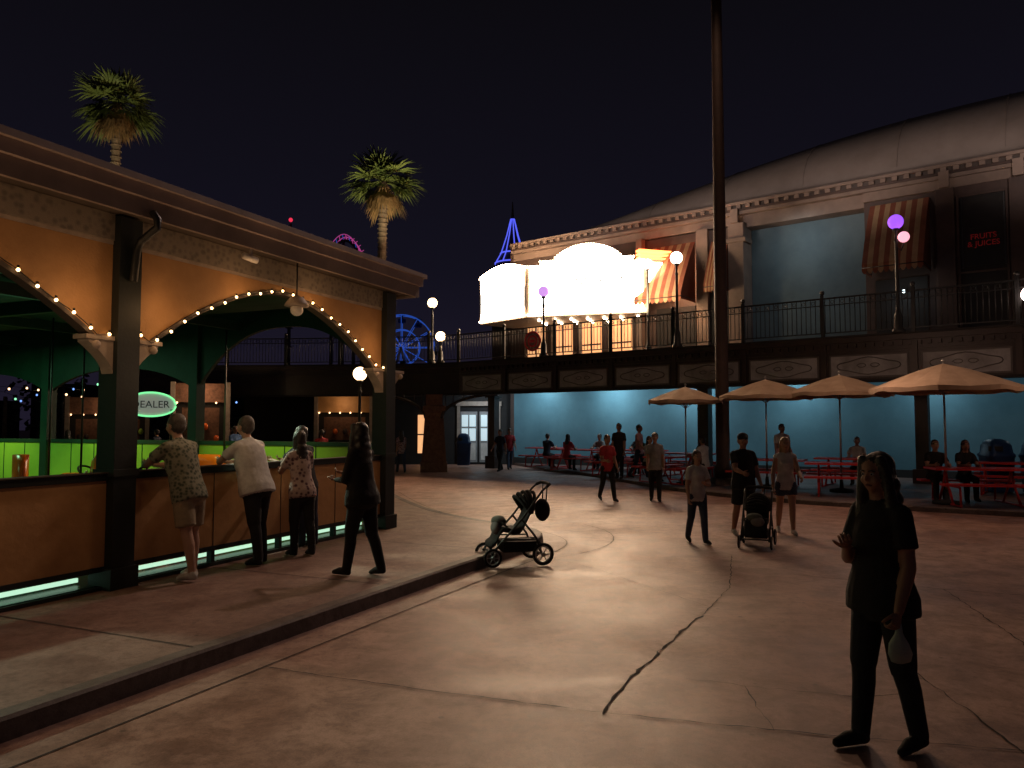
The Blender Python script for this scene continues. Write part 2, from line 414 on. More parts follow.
for t in (-9,-3,2.4):
    p=PF(t,-8.0,3.35); light('arena_light','AREA',p,50,(.35,1,.5),1.0,target=p-V((0,0,1)))
    light('arena_uplight','POINT',PF(t,-5.5,2.4),3.5,(.2,1,.5),.2)
for t in (2.5,6,9.5,13):
    p=EF(t,-1.3,2.6); light('fence_light','SPOT',p,75,(.75,1,.28),.3,target=EF(t,0,.8),spot_size=math.radians(95),spot_blend=.6)
for t0 in (-4.8,0):
    for k,(dt,z) in enumerate([(.4,2.95),(1.5,3.3),(2.9,3.35),(4.3,2.95)]):
        light('bulb_glow','POINT',PF(t0+dt,.42,z),3.2,(1,.55,.24),.08)
    for dt in (.8,2.4,4.0): light('counter_fill','POINT',PF(t0+dt,.75,2.3),4.5,(1,.62,.34),.1)  # last row: unseen fill points added to brighten the counter panels

# ---------------------------------------------------------------- elevated walkway
edge=[(24,8.55),(12,17.9),(5,23.35),(-2,28.8),(-3.2,29.35),(-4.6,29.65),(-9,30.2),(-16,30.4)]
r=(.789,-.614); nn=(.614,.789)
O=(3.56,30.75)
FF=frame(O,r,(-nn[0],-nn[1]))
wk=MB()
def seg_frames(line):
    for a,b in zip(line,line[1:]):
        a2=V(a);b2=V(b);d=(b2-a2);L=d.length;d.normalize(); yield frame(a,(d.x,d.y),(-d.y,d.x)),L
segs=list(seg_frames(edge))
rl=MB()
for i,(F,L) in enumerate(segs):
    wk.fbox(F,0,L,-5.0,0,3.82,3.98,m_dkbrown)
    wk.fbox(F,0,L,0.0,.10,3.94,4.08,m_dkbrown)
    wk.fbox(F,0,L,.001,.16,4.082,4.13,m_darkwall)
    wk.fbox(F,0,L,-.30,-.002,2.95,3.93,m_dkbrown)
    wk.fbox(F,0,L,-.31,.05,2.88,2.948,m_darkwall)
    wk.fbox(F,0,L,.001,.04,3.70,3.73,m_dkbrown)
    if i<3:
        k=int(L/2.05); w=L/k
        for j in range(k):
            a=j*w+.14;b=(j+1)*w-.14
            wk.fbox(F,a,b,.0012,.012,3.0,3.62,m_panel)
            wk.fbox(F,a,b,.013,.03,3.58,3.62,m_scroll); wk.fbox(F,a,b,.013,.03,3.0,3.04,m_scroll)
            wk.fbox(F,a,a+.04,.013,.03,3.041,3.579,m_scroll); wk.fbox(F,b-.04,b,.013,.03,3.041,3.579,m_scroll)
            cx=(a+b)/2
            pts=[F(cx+math.cos(q)*(b-a)*.40,.02,3.31+math.sin(q)*.19*(1+.2*math.cos(4*q))) for q in [2*math.pi*z/28 for z in range(28)]]
            wk.tube(pts,.014,m_scroll,6,closed=True)
            for sg in(-1,1):
                pts=[F(cx+sg*(.12+.10*q/12+.16*math.cos(q*.6)*(1-q/14)),.02,3.31+.08*math.sin(q*.6)*(1-q/14)) for q in range(12)]
                wk.tube(pts,.010,m_scroll,5)
            wk.fbox(F,(j)*w-.07,(j)*w+.07,.0015,.07,2.951,3.90,m_dkbrown)
            for z in range(10):
                tt=j*w+w*z/10; wk.fbox(F,tt+.05,tt+.13,.0016,.09,3.80,3.90,m_dkbrown)
    k=max(1,round(L/2.3)); w=L/k
    rl.fbox(F,0,L,.03,.08,5.16,5.20,m_black); rl.fbox(F,0,L,.035,.075,4.98,5.005,m_black); rl.fbox(F,0,L,.035,.075,4.22,4.25,m_black)
    for j in range(k+1):
        t=min(j*w,L)
        rl.fbox(F,t-.045,t+.045,.01,.10,4.13,5.28,m_black); c=F(t,.055,5.34); rl.sph(c,.065,m_black,n=8,k=6)
    nb=int(L/.125)
    for j in range(nb):
        t=(j+.5)*L/nb; rl.cyl(F(t,.055,4.22),F(t,.055,5.16),.011,.011,m_black,5)
        if j%2==0: rl.torus(F(t+L/nb/2,.055,5.08),F(0,1,0)-F(0,0,0),.045,.008,m_black,10,4)
wk.obj('elevated_walkway'); rl.obj('walkway_railing',recalc=False)
pr=MB()
def pier(x,y,rz):
    def sq(w,z): 
        return [(x+a*w*math.cos(rz)-b*w*math.sin(rz),y+a*w*math.sin(rz)+b*w*math.cos(rz),z) for a,b in((-1,-1),(1,-1),(1,1),(-1,1))]
    pr.rings([sq(.5,0),sq(.5,.35),sq(.46,.36),sq(.34,2.2),sq(.34,2.201),sq(.42,2.3),sq(.42,2.45),sq(.3,2.5),sq(.3,2.9)],m_brick,smooth=False)
pier(-2.95,27.9+.9,.1)
LF=frame((-2.95,28.6),(1,0),(0,-1))
for sg in(-1,1):
    pts=[(sg*(.3+2.1*(1-math.cos(a))),2.0+.9*math.sin(a)) for a in [math.pi/2*i/12 for i in range(13)]]
    for q in(-.12,.12):
        pr.tube([LF(a,q,z) for a,z in pts],.05,m_dkbrown,6)
    for a,z in pts[1::2]:
        pr.cyl(LF(a,0,z),LF(a,0,2.9),.02,.02,m_dkbrown,6)
pr.obj('walkway_pier')
for (s,q) in [(-3.6,2.4),(6.5,4.6),(12,2.2),(17,4.6)]:
    c=MB(); p=FF(s,q,0); c.box((p.x,p.y,.25),(.5,.5,.5),m_dkbrown,rz=-.66); c.box((p.x,p.y,1.6),(.34,.34,2.7),m_dkbrown,rz=-.66); c.box((p.x,p.y,2.9),(.5,.5,.1),m_dkbrown,rz=-.66); c.obj('support_column',bevel=.01)

# ---------------------------------------------------------------- patio
pk=smooth([(19,7.6),(14,11.7),(10,14.4),(6.5,16.6),(4.5,19.5),(3.5,23),(2.6,26.5),(1.2,29)],2)
pa=MB(); pin=offset_poly(pk,-.15)
A=FF(-4.4,.0,0);Bq=FF(30,.0,0)
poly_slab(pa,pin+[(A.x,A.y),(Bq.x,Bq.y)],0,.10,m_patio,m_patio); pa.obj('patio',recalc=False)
kb=MB(); vs=[];fs=[];n=len(pk)
for (x,y),(a,b) in zip(pk,pin): vs+=[(x,y,0),(x,y,.09),(x+(a-x)*.2,y+(b-y)*.2,.105),(a,b,.105)]
for i in range(n-1):
    for j in range(3): fs.append((i*4+j,i*4+j+1,i*4+4+j+1,i*4+4+j))
kb.add(vs,fs,m_kerb); kb.obj('kerb')

# ---------------------------------------------------------------- theatre building
tb=MB()
tb.fbox(FF,-4.4,30,-.4,0,0,3.81,m_blue)
tb.fbox(FF,-4.4,30,.002,.03,0,.35,m_darkwall)
tb.fbox(FF,-4.4,30,.002,.05,3.45,3.6,m_blue2)
tb.fbox(FF,-4.4,2.2,-.4,0,3.99,9.0,m_brown)
tb.fbox(FF,2.2,5.55,-.4,0,3.99,8.95,m_brown)
tb.fbox(FF,5.55,6.12,-.4,.22,3.99,9.0,m_beige)
tb.fbox(FF,5.45,6.22,-.4,.30,8.3,8.45,m_beige)
tb.fbox(FF,4.3,4.75,-.4,.18,3.99,9.0,m_beige)
tb.fbox(FF,6.12,10.1,-.9,-.6,3.99,8.85,m_blue2)
tb.fbox(FF,6.12,10.1,-.9,.0,8.852,9.3,m_beige)
tb.fbox(FF,6.08,6.118,-.6,0,3.99,8.85,m_beige)
tb.fbox(FF,10.102,12.15,-.9,.0,3.99,9.0,m_brown)
tb.fbox(FF,12.15,30,-.9,.10,3.99,9.0,m_brown)
tb.fbox(FF,12.2,12.7,.101,.25,3.99,8.98,m_brown)
tb.fbox(FF,14.1,14.6,.101,.25,3.99,8.98,m_brown)
tb.fbox(FF,-4.4,6.118,-.4,.02,9.002,9.3,m_beige)
tb.fbox(FF,10.102,30,-.9,.12,9.002,9.3,m_beige)
tb.fbox(FF,-4.4,30,-.9,.22,9.302,9.42,m_beige)
tb.fbox(FF,-4.4,30,-.9,.30,9.64,9.74,m_beige)
tb.fbox(FF,-4.4,30,-.9,.24,9.422,9.50,m_brown)
tb.fbox(FF,-4.4,30,-.9,.20,9.502,9.638,m_soffit)
s=-4.3
while s<28:
    tb.fbox(FF,s,s+.16,.201,.28,9.505,9.636,m_beige); s+=.34
for s0 in (5.83,12.45,14.35):
    tb.fbox(FF,s0-.14,s0+.14,.221,.34,9.0,9.5,m_beige)
def crest(s): return 13.0-.0102*(s-14)**2 if s<14 else 13.0
ss=[-5+i*.75 for i in range(48)]
prof=[(-.5,0)]+[(-.5-4.5*(1-math.cos(q)),math.sin(q)) for q in [math.pi/2*i/12 for i in range(1,13)]]+[(-9,.97),(-16,.8)]
vs=[];fs=[]
for s in ss:
    for off,k in prof: vs.append(FF(s,off,9.745+max(crest(s)-9.745,.1)*k))
K=len(prof)
for i in range(len(ss)-1):
    for j in range(K-1): fs.append((i*K+j,i*K+j+1,(i+1)*K+j+1,(i+1)*K+j))
fs.append(tuple(range(K)))
tb.add(vs,fs,m_roof,True)
tb.fbox(FF,-4.6,-4.4,-16,.0,0,9.7,m_brown)
for s in range(-4,28,3):
    tb.tube([FF(s,off+.01,9.75+max(crest(s)-9.745,.1)*k+.0) for off,k in prof[1:-2]],.014,m_roof,5)
tb.fbox(FF,2.6,4.2,.002,.05,4.1,6.2,m_darkwall)
tb.fbox(FF,4.8,5.5,.002,.05,4.1,6.9,m_darkwall)
tb.fbox(FF,10.4,11.9,.002,.05,4.1,6.4,m_darkwall)
tb.fbox(FF,12.75,14.05,.101,.16,4.1,8.7,m_darkwall)
for a in (12.75,14.0): tb.fbox(FF,a,a+.06,.161,.2,4.1,8.7,m_brown)
tb.fbox(FF,12.81,14.0,.161,.2,8.64,8.7,m_brown); tb.fbox(FF,12.81,14.0,.161,.2,6.3,6.36,m_brown)
for s0 in (-3.6,-2.2,-.8,.6):
    tb.fbox(FF,s0,s0+.9,.002,.04,4.0,6.0,e_win); tb.fbox(FF,s0-.14,s0,.002,.10,4.0,6.2,m_cream); tb.fbox(FF,s0+.42,s0+.48,.041,.06,4.0,6.0,m_brown)
    tb.fbox(FF,s0,s0+.9,.041,.06,5.0,5.06,m_brown); tb.fbox(FF,s0,s0+.9,.041,.055,4.0,4.4,m_brown)
tb.fbox(FF,-3.8,1.8,.002,.12,6.202,6.35,m_cream)
tb.fbox(FF,1.85,2.1,.002,.3,4.0,9.0,m_beige)
tb.obj('theatre_building',bevel=.008)
sf=MB(); SF=frame((-3.0,34.0),(1,0),(0,-1))
sf.fbox(SF,-9,4.5,-.3,0,0,3.8,m_darkwall)
for a in (.7,1.55):
    sf.fbox(SF,a,a+.75,.002,.05,.1,2.35,m_panel)
    for z0,z1 in((.2,.95),(1.05,1.6),(1.68,2.2)):
        for b in (a+.06,a+.40): sf.fbox(SF,b,b+.28,.051,.07,z0,z1,m_white if z0<1 else e_cool)
sf.fbox(SF,.55,.68,.002,.1,0,2.6,m_cream); sf.fbox(SF,2.35,2.48,.002,.1,0,2.6,m_cream); sf.fbox(SF,.5,2.53,.002,.14,2.602,2.8,m_cream)
sf.fbox(SF,-1.2,-.2,.002,.05,.5,2.2,e_win); sf.fbox(SF,-.74,-.68,.051,.07,.5,2.2,m_brown); sf.fbox(SF,-1.2,-.2,.051,.07,1.3,1.36,m_brown)
sf.obj('shop_front')
light('shop_light','AREA',(-1.2,32.6,3.2),18,(.75,.88,1),.5,target=(-1.2,34,1.2))
def awning(name,s0,s1,ztop,zbot,out):
    a=MB(); k=11; w=(s1-s0)/k
    for i in range(k):
        m=m_awr if i%2==0 else m_awc
        t0=s0+i*w;t1=t0+w
        P=[(0.05,ztop),(out*.35,ztop-(ztop-zbot)*.25),(out*.75,ztop-(ztop-zbot)*.62),(out,zbot+.22),(out+.01,zbot)]
        vs=[];fs=[]
        for off,z in P: vs+=[FF(t0,off,z),FF(t1,off,z)]
        for j in range(len(P)-1): fs.append((2*j,2*j+1,2*j+3,2*j+2))
        b=len(vs); vs+=[FF(t0+w*.25,out+.012,zbot-.07),FF(t0+w*.5,out+.012,zbot-.1),FF(t0+w*.75,out+.012,zbot-.07)]
        fs.append((b-2,b,b+1,b+2,b-1))
        a.add(vs,fs,m)
    for t,m in((s0,m_awr),(s1,m_awr)):
        a.add([FF(t,.05,ztop),FF(t,out*.35,ztop-(ztop-zbot)*.25),FF(t,out*.75,ztop-(ztop-zbot)*.62),FF(t,out,zbot+.22),FF(t,out,zbot),FF(t,.05,zbot)],[(0,1,2,3,4,5)],m)
    a.tube([FF(s0,.06,zbot+.1),FF(s0,out,zbot+.1),FF(s1,out,zbot+.1),FF(s1,.06,zbot+.1)],.02,m_black,6)
    a.obj(name,recalc=False)
awning('striped_awning',2.3,4.2,8.6,6.3,1.3)
awning('striped_awning',4.85,5.5,8.5,6.6,.8)
awning('striped_awning',10.3,12.0,8.85,6.5,1.35)
def text(name,body,size,loc,xdir,m,parent=None,ext=.01,align='CENTER'):
    cu=bpy.data.curves.new(name,'FONT'); cu.body=body; cu.size=size; cu.extrude=ext; cu.align_x=align; cu.align_y='CENTER'
    ob=bpy.data.objects.new(name,cu); sc.collection.objects.link(ob)
    x=V((*xdir,0)).normalized(); z=V((0,0,1))
    Mx=Matrix((x,z,x.cross(z))).transposed().to_4x4(); Mx.translation=loc
    ob.matrix_world=Mx; cu.materials.append(m)
    if parent: ob.parent=parent; ob.matrix_parent_inverse=parent.matrix_world.inverted()
    return ob
ps=MB(); ps.fbox(FF,12.9,13.95,.205,.24,6.5,8.55,m_darkwall); ps.fbox(FF,12.86,12.9,.205,.26,6.46,8.59,m_black); ps.fbox(FF,13.95,13.99,.205,.26,6.46,8.59,m_black)
pso=ps.obj('wall_poster')
m_redtxt=M('red_letter',(.35,.02,.02),em=(1,.05,.05),es=.03,bump=0)
text('letters','FRUITS\n& JUICES',.22,FF(13.43,.26,7.25),r,m_redtxt,pso)
sgn=MB(); c=segs[2][0](5.3,.13,4.68); ax=segs[2][0](0,1,0)-segs[2][0](0,0,0)
sgn.cyl(c,c+ax*.03,.33,.33,m_cream,28); sgn.torus(c+ax*.035,ax,.33,.03,m_redtxt,28); sgn.torus(c+ax*.035,ax,.18,.03,m_redtxt,20); sgn.box(tuple(c+ax*.04),(.2,.03,.1),m_redtxt,rz=-.66); sgn.obj('round_sign')

# ---------------------------------------------------------------- marquee
mq=MB()
M0=(-1.35,31.6);M1=(.55,29.5);M2=(5.05,28.2)
def fr2(a,b):
    d=V(b)-V(a);L=d.length;d.normalize(); return frame(a,(d.x,d.y),(d.y,-d.x)),L
FL,LL=fr2(M0,M1);FM,LM=fr2(M1,M2)
def topM(t):
    x=t/LM
    if x<.12: return 7.95
    if x<.24: return 8.12
    if x<.80: return 8.15+.55*math.sin(math.pi*(x-.24)/.56)**.7
    if x<.9: return 8.12
    return 7.95
ts=[LM*i/60 for i in range(61)]
mq.strip(FM,ts,lambda t:5.95,topM,-.5,0,m_cream)
inner_t=[.15+(LM-.3)*i/60 for i in range(61)]
mq.strip(FM,inner_t,lambda t:7.42,lambda t:topM(t)-.1,.002,.03,e_marq)
mq.fbox(FM,.15,LM-.15,.002,.03,6.1,6.28,e_marq)
mq.fbox(FM,.15,.40,.002,.03,6.281,7.419,e_marq); mq.fbox(FM,LM-.4,LM-.15,.002,.03,6.281,7.419,e_marq)
mq.fbox(FM,.401,LM-.401,.002,.028,6.281,7.419,e_board)
for z in (6.66,7.03): mq.fbox(FM,.42,LM-.42,.03,.05,z,z+.015,m_scroll)
for F,L in((FL,LL),):
    mq.fbox(F,0,L,-.5,0,5.95,7.9,m_cream)
    mq.fbox(F,.12,L-.12,.002,.03,7.2,7.8,e_marq); mq.fbox(F,.12,L-.12,.002,.03,6.1,6.35,e_marq)
    mq.fbox(F,.12,L-.12,.002,.028,6.351,7.199,e_board)
    mq.fbox(F,.12,L-.12,.03,.05,6.76,6.78,m_scroll)
    ts2=[L*i/20 for i in range(21)]
    mq.strip(F,ts2,lambda t:7.902,lambda t:7.95+.3*math.sin(math.pi*t/L),-.3,-.02,e_marq)
FR,LR=fr2(M2,(6.15,28.55))
mq.fbox(FR,.02,LR,-.4,-.02,6.6,8.0,m_cream)
mq.fbox(FR,.1,LR-.05,-.018,.01,6.8,7.85,e_marq)
for z in (7.98,8.12,8.26): mq.fbox(FR,-.3,LR+.1,-.3,.02,z,z+.07,e_or)  # added glowing bars imitating the lit red ceiling
mq.add([FM(0,-.02,5.94),FM(LM,-.02,5.94),FF(1.5,.1,5.94),FF(-4,.1,5.94),FL(0,-.02,5.94)],[(0,1,2,3,4)],m_cream)
for i in range(7):
    for j in range(3):
        mq.sph(FM(.4+i*(LM-.8)/6,-.5-j*.6,5.88),.05,e_mbulb,n=8,k=5)
for i in range(46):
    t=.08+(LM-.16)*i/45
    mq.sph(FM(t,.06,topM(t)-.03),.04,e_mbulb,n=7,k=5); mq.sph(FM(t,.06,6.03),.04,e_mbulb,n=7,k=5)
for i in range(20):
    t=.08+(LL-.16)*i/19
    mq.sph(FL(t,.06,6.03),.04,e_mbulb,n=7,k=5); mq.sph(FL(t,.06,7.82),.04,e_mbulb,n=7,k=5)
mqo=mq.obj('theatre_marquee')
dmu=(M2[0]-M1[0],M2[1]-M1[1])
m_let=M('marquee_letter',(.01,.03,.03),bump=0,rough=.8)
m_lett=M('marquee_letter_teal',(.03,.3,.3),bump=0,rough=.8,em=(.5,1,.95),es=.25)
text('letters','COUNTY  FARM',.36,FM(LM*.53,.055,7.22),dmu,m_let,mqo,.008)
text('letters_middle','LIVE SHOWS NIGHTLY 8 PM',.24,FM(LM*.5,.055,6.85),dmu,m_lett,mqo,.008)
text('letters_lower','FUN FOR ALL THE FAMILY',.24,FM(LM*.5,.055,6.47),dmu,m_lett,mqo,.008)
dl=(M1[0]-M0[0],M1[1]-M0[1])
text('letters_side','TONIGHT',.32,FL(LL*.5,.055,6.98),dl,m_lett,mqo,.008)
text('letters_side_lower','OPEN',.32,FL(LL*.5,.055,6.55),dl,m_lett,mqo,.008)

# ---------------------------------------------------------------- tall pole
tp=MB(); x,y=5.92,21.4
tp.box((x,y,.18),(.6,.6,.2),m_kerb); tp.lathe([(.24,.1),(.24,.5),(.19,.55),(.175,6),(.15,12),(.13,20)],(x,y,.1),m_pole,20)
for dx,dy in((-.6,-.2),(.5,-.3)):
    tp.tube([(x,y,15.2),(x+dx,y+dy,15.3)],.04,m_black,6); tp.rings([[(x+dx+a*.2,y+dy+b*.15,z) for a,b in((-1,-1),(1,-1),(1,1),(-1,1))] for z in(15.1,15.35)],m_black,False)  # flood heads placed above the view to carry the two spots
tp.obj('tall_pole')
light('unseen_flood','SPOT',(x-.3,y-.9,14.95),1100,(1,.60,.38),.3,target=(2.5,14,0),spot_size=math.radians(100),spot_blend=.9)
light('unseen_flood','SPOT',(x-.9,y-.5,14.95),2300,(1,.72,.62),.3,target=(-3.2,8.5,3.5),spot_size=math.radians(32),spot_blend=.8)  # added spot to brighten the pavilion fascia, no visible source
# ---------------------------------------------------------------- lamps
def lamp(x,y,zb,h,mats,name='street_lamp'):
    l=MB()
    l.lathe([(.16,0),(.16,.08),(.11,.14),(.10,.45),(.06,.55),(.045,.7),(.04,h-.5),(.06,h-.45),(.035,h-.4),(.03,h-.2),(.09,h-.17),(.07,h-.12)],(x,y,zb),m_black,12)
    rr=.19
    l.sph((x,y,zb+h+.05),rr,mats[0],n=20,k=12)
    if len(mats)>1:
        for k,(dx,mm) in enumerate(zip((.12,-.32),mats[1:])):
            l.tube([(x,y,zb+h-.6),(x+dx*.6,y-.1,zb+h-.72),(x+dx,y-.15,zb+h-.55)],.02,m_black,6)
            l.sph((x+dx,y-.15,zb+h-.38),.14,mm,n=16,k=10)
    l.obj(name)
lamp(9.93,19.42,4.1,2.85,[e_purple,e_pinkg])
lamp(5.07,23.2,4.1,2.75,[e_white])
lamp(1.1,26.3,4.1,2.25,[E('violet_globe',(.62,.3,.8),1.1,False)])
lamp(-3.1,29.4,4.1,2.35,[e_warm])
lamp(-2.75,29.1,4.1,1.0,[e_warm])
lamp(12.1,17.6,4.0,0.75,[e_white])
lamp(-4.25,21.2,0.13,3.0,[e_warm],'globe_lamp')
lamp(4.9,27.2,4.1,3.4,[e_white])

# ---------------------------------------------------------------- umbrellas, tables
def umbrella(x,y,w,zt,rot=.2):
    u=MB(); zb=.1; n=8
    u.cyl((x,y,zb),(x,y,zt+.04),.024,.02,m_alu,10); u.sph((x,y,zt+.06),.035,m_alu,n=8,k=6)
    u.lathe([(.28,0),(.28,.06),(.05,.1),(.04,.3)],(x,y,zb),m_rubber,16)
    R=w/2
    vs=[(x,y,zt)];fs=[]
    def rim(a,k,z): return (x+R*k*math.cos(a),y+R*k*math.sin(a),z)
    seg=6; H=.46*w/2.6
    for ring_i,(k,dz) in enumerate(((.33,.27),(.66,.62),(1.0,1.0))):
        for i in range(n*seg):
            a=2*math.pi*i/(n*seg)+rot; c=abs(((i/seg)%1)-.5)*2
            vs.append(rim(a,k*(.955+.045*c),zt-H*dz-.05*(1-c)*k*0.6))
    N=n*seg
    for i in range(N):
        j=(i+1)%N
        fs.append((0,1+i,1+j)); fs.append((1+i,1+N+i,1+N+j,1+j)); fs.append((1+N+i,1+2*N+i,1+2*N+j,1+N+j))
    b=len(vs)
    for i in range(N):
        p=vs[1+2*N+i]; vs.append((p[0],p[1],p[2]-.09-.012*math.sin(i*1.3)))
    for i in range(N): j=(i+1)%N; fs.append((1+2*N+i,b+i,b+j,1+2*N+j))
    u.add(vs,fs,m_umb)
    for i in range(n):
        a=2*math.pi*(i)/n+rot
        u.cyl((x,y,zt-.05),rim(a,.97,zt-H-.02),.009,.007,m_alu,5)
        u.cyl((x,y,zt-.62),rim(a,.5,zt-H*.5-.03),.008,.008,m_alu,5)
    u.obj('patio_umbrella',recalc=False)
umbrella(4.86,21.3,2.1,2.82,.1); umbrella(6.68,20.0,2.4,2.95,.35); umbrella(8.15,18.9,2.5,3.0,.5); umbrella(9.1,16.0,2.9,3.05,.2)
def table(x,y,rz):
    t=MB()
    def slab(cx,cy,cz,a,b,h):
        k=max(2,int(b/.12))
        for i in range(k): 
            yy=cy-b/2+(i+.5)*b/k; t.box((cx,yy,cz),(a,b/k*.86,h),m_red)
        t.box((cx-a/2-.012,cy,cz),(.024,b+.03,h+.012),m_red); t.box((cx+a/2+.012,cy,cz),(.024,b+.03,h+.012),m_red)
        t.box((cx,cy-b/2-.012,cz),(a,.024,h+.012),m_red); t.box((cx,cy+b/2+.012,cz),(a,.024,h+.012),m_red)
    slab(0,0,.74,1.8,.75,.03)
    for s in(-1,1): slab(0,s*.72,.45,1.8,.28,.03)
    for xx in(-.62,.62):
        t.tube([(xx,-.42,.02),(xx,-.12,.42),(xx,.0,.71)],.025,m_red,8); t.tube([(xx,.42,.02),(xx,.12,.42),(xx,.0,.715)],.025,m_red,8)
        t.tube([(xx,-.82,.02),(xx,-.80,.40),(xx,-.6,.425)],.022,m_red,8); t.tube([(xx,.82,.02),(xx,.80,.40),(xx,.6,.425)],.022,m_red,8)
        t.tube([(xx,-.75,.40),(xx,.75,.40)],.02,m_red,8)
        t.tube([(xx,-.85,.025),(xx,.85,.025)],.02,m_red,8)
    t.obj('picnic_table',loc=(x,y,.1),rz=rz)
T=[(4.7,21.9,.6),(6.75,20.1,-.5),(7.9,18.0,-.4),(9.7,15.9,-.2),(12.2,15.2,-.6),(3.6,25.2,-.6),(2.4,28.2,-.6),(5.6,24.4,-.66),(4.6,27.4,-.6),(9.2,20.6,-.6),(12.0,18.2,-.66),(1.5,30.2,-.6)]
for x,y,a in T: table(x,y,a)
light('patio_light','POINT',(7.0,15.4,3.6),62,(1,.62,.45),.25)
light('patio_light','POINT',(11.3,13.2,3.4),55,(1,.6,.42),.25)
def bin_(x,y,rz):
    b=MB()
    def sq(w,z,rr=.25):
        out=[]
        for i in range(24):
            a=2*math.pi*i/24;c,s_=math.cos(a),math.sin(a)
            k=w/max(abs(c),abs(s_))**.75; out.append((x+k*c,y+k*s_,z))
        return out
    b.rings([sq(.25,.1),sq(.27,.14),sq(.30,.95),sq(.32,.97),sq(.32,1.03),sq(.28,1.08),sq(.26,1.25),sq(.2,1.36),sq(.08,1.41)],m_bin)
    b.box((x-.16,y-.24,1.17),(.3,.06,.12),m_black,rz=-.6)
    b.obj('trash_bin')
bin_(12.0,18.9,0); bin_(12.7,18.4,0); bin_(-2.0,31.5,0)

# ---------------------------------------------------------------- palms
def palm(x,y,h,R):
    p=MB()
    pts=[(x+.25*math.sin(i/10*1.5),y,h*i/10) for i in range(11)]
    p.tube(pts,[.32,.27,.24,.22,.21,.2,.19,.19,.18,.19,.22],m_trunk,12)
    for i in range(60):
        z=h*i/60; q=i/6
        k=int(q); a=pts[min(k,10)];b=pts[min(k+1,10)]; f=q-k
        p.torus((a[0]+(b[0]-a[0])*f,y,z),(0,0,1),.215,.022,m_trunk,12,5)
    top=V((pts[-1][0],y,h))
    def frond(d,L,m,droop):
        d=d.normalized(); side=d.cross(V((0,0,1)))
        if side.length<.1: side=V((1,0,0))
        side.normalize(); up=side.cross(d)
        pet=top+d*L*.48+V((0,0,-droop*.15))
        p.tube([top,top+d*L*.22+V((0,0,.03)),pet],[.03,.02,.015],m,4)
        nb=15; A=math.radians(80)
        for j in range(nb):
            a=-A+2*A*j/(nb-1)+random.uniform(-.04,.04)
            bd=(d*math.cos(a)+side*math.sin(a)+up*random.uniform(-.12,.16)).normalized()
            l=L*.6*(1-.25*abs(a)/A)*random.uniform(.85,1.1)
            w=bd.cross(up).normalized()*.05
            mid=pet+bd*l*.55+V((0,0,-droop*.08)); tip=pet+bd*l+V((0,0,-droop*random.uniform(.25,.6)))
            p.add([pet-w*.3,pet+w*.3,mid+w,mid-w,tip],[(0,1,2,3),(3,2,4)],m)
    for i in range(50):
        z=random.uniform(-.5,1.0); a=i*2.399+random.uniform(-.3,.3); c=math.sqrt(1-z*z)
        frond(V((c*math.cos(a),c*math.sin(a),z)),R*random.uniform(.7,1.12),m_frond,R*.35*(1.1-z*.6))
    for i in range(30):
        a=i*2.399; z=random.uniform(-1.0,-.6); c=math.sqrt(max(0,1-z*z))
        frond(V((c*math.cos(a),c*math.sin(a),z)),R*random.uniform(.5,.8),m_dead,R*.5)
    p.obj('palm_tree',recalc=False)
    return light('palm_uplight','SPOT',(x+2.2,y-7,4.8),5200,(1,.86,.55),.2,target=(x,y,h+.2),spot_size=math.radians(26),spot_blend=.6)
palm(-17.75,33,15.95,1.9).data.energy=3300; palm(-6.1,34,12.75,1.85)

# ---------------------------------------------------------------- distant things
bg=MB()
random.seed(3)
for i in range(26):
    a=-95+i*7.3; x=a; y=95+random.uniform(-8,10); h=random.uniform(4,8.5); w=random.uniform(6,10)
    bg.box((x,y,h/2),(w,6,h),m_darkwall)
    bg.box((x,y-3.05,h*.55),(w*.8,.1,.3),random.choice([m_brown,m_panel]))
bg.obj('background_buildings')
tl=MB()
for i in range(5200):
    x=random.uniform(-70,8); cx=round(x/5)*5; y=60+random.gauss(0,1.5)+ (cx%3)*3
    hh=4.6+2.2*math.sin(cx*1.7)+1.2*math.sin(cx*.6)
    r_=random.random()**.5; a=random.uniform(0,6.28)
    px=cx+2.9*r_*math.cos(a); pz=hh*.6+ (hh*.42)*r_*math.sin(a)
    d=V((random.gauss(0,1),random.gauss(0,1),random.gauss(0,1))).normalized()*.28; d2=d.orthogonal().normalized()*.2
    c=V((px,y,pz)); tl.add([c-d,c+d2,c+d,c-d2],[(0,1,2,3)],m_leaf)
for cx in range(-70,10,5): tl.cyl((cx,60,0),(cx,60,4),.2,.12,m_trunk,6)
tl.obj('distant_trees',recalc=False)
mf=MB()
for i in range(90):
    x=-30+i*.31; y=44+3*math.sin(i*.7); z=3.0+.9*abs(math.sin(i*.35))+random.uniform(-.2,.2)
    mf.sph((x,y,z),.065,random.choice([e_dot,e_dot,e_dotg,e_dotb,e_dot]),n=6,k=5)
for x in range(-30,0,4): mf.cyl((x,44,0),(x,44,4.2),.05,.05,m_black,6)
mf.tube([(-30+i*.31,44+3*math.sin(i*.7),3.0+.9*abs(math.sin(i*.35))+.06) for i in range(90)],.01,m_black,4)
mf.obj('midway_festoon_lights',recalc=False)
sp=MB(); x,y=0.05,60
sp.box((x,y,6),(3.2,3.2,12),m_brown); sp.lathe([(1.7,12),(1.7,12.3),(1.1,12.4),(1.1,14.3),(1.35,14.4),(1.35,14.6),(.9,15.4),(.45,16.8),(.12,18.2),(.03,19.6)],(x,y,0),m_brown,8,False)
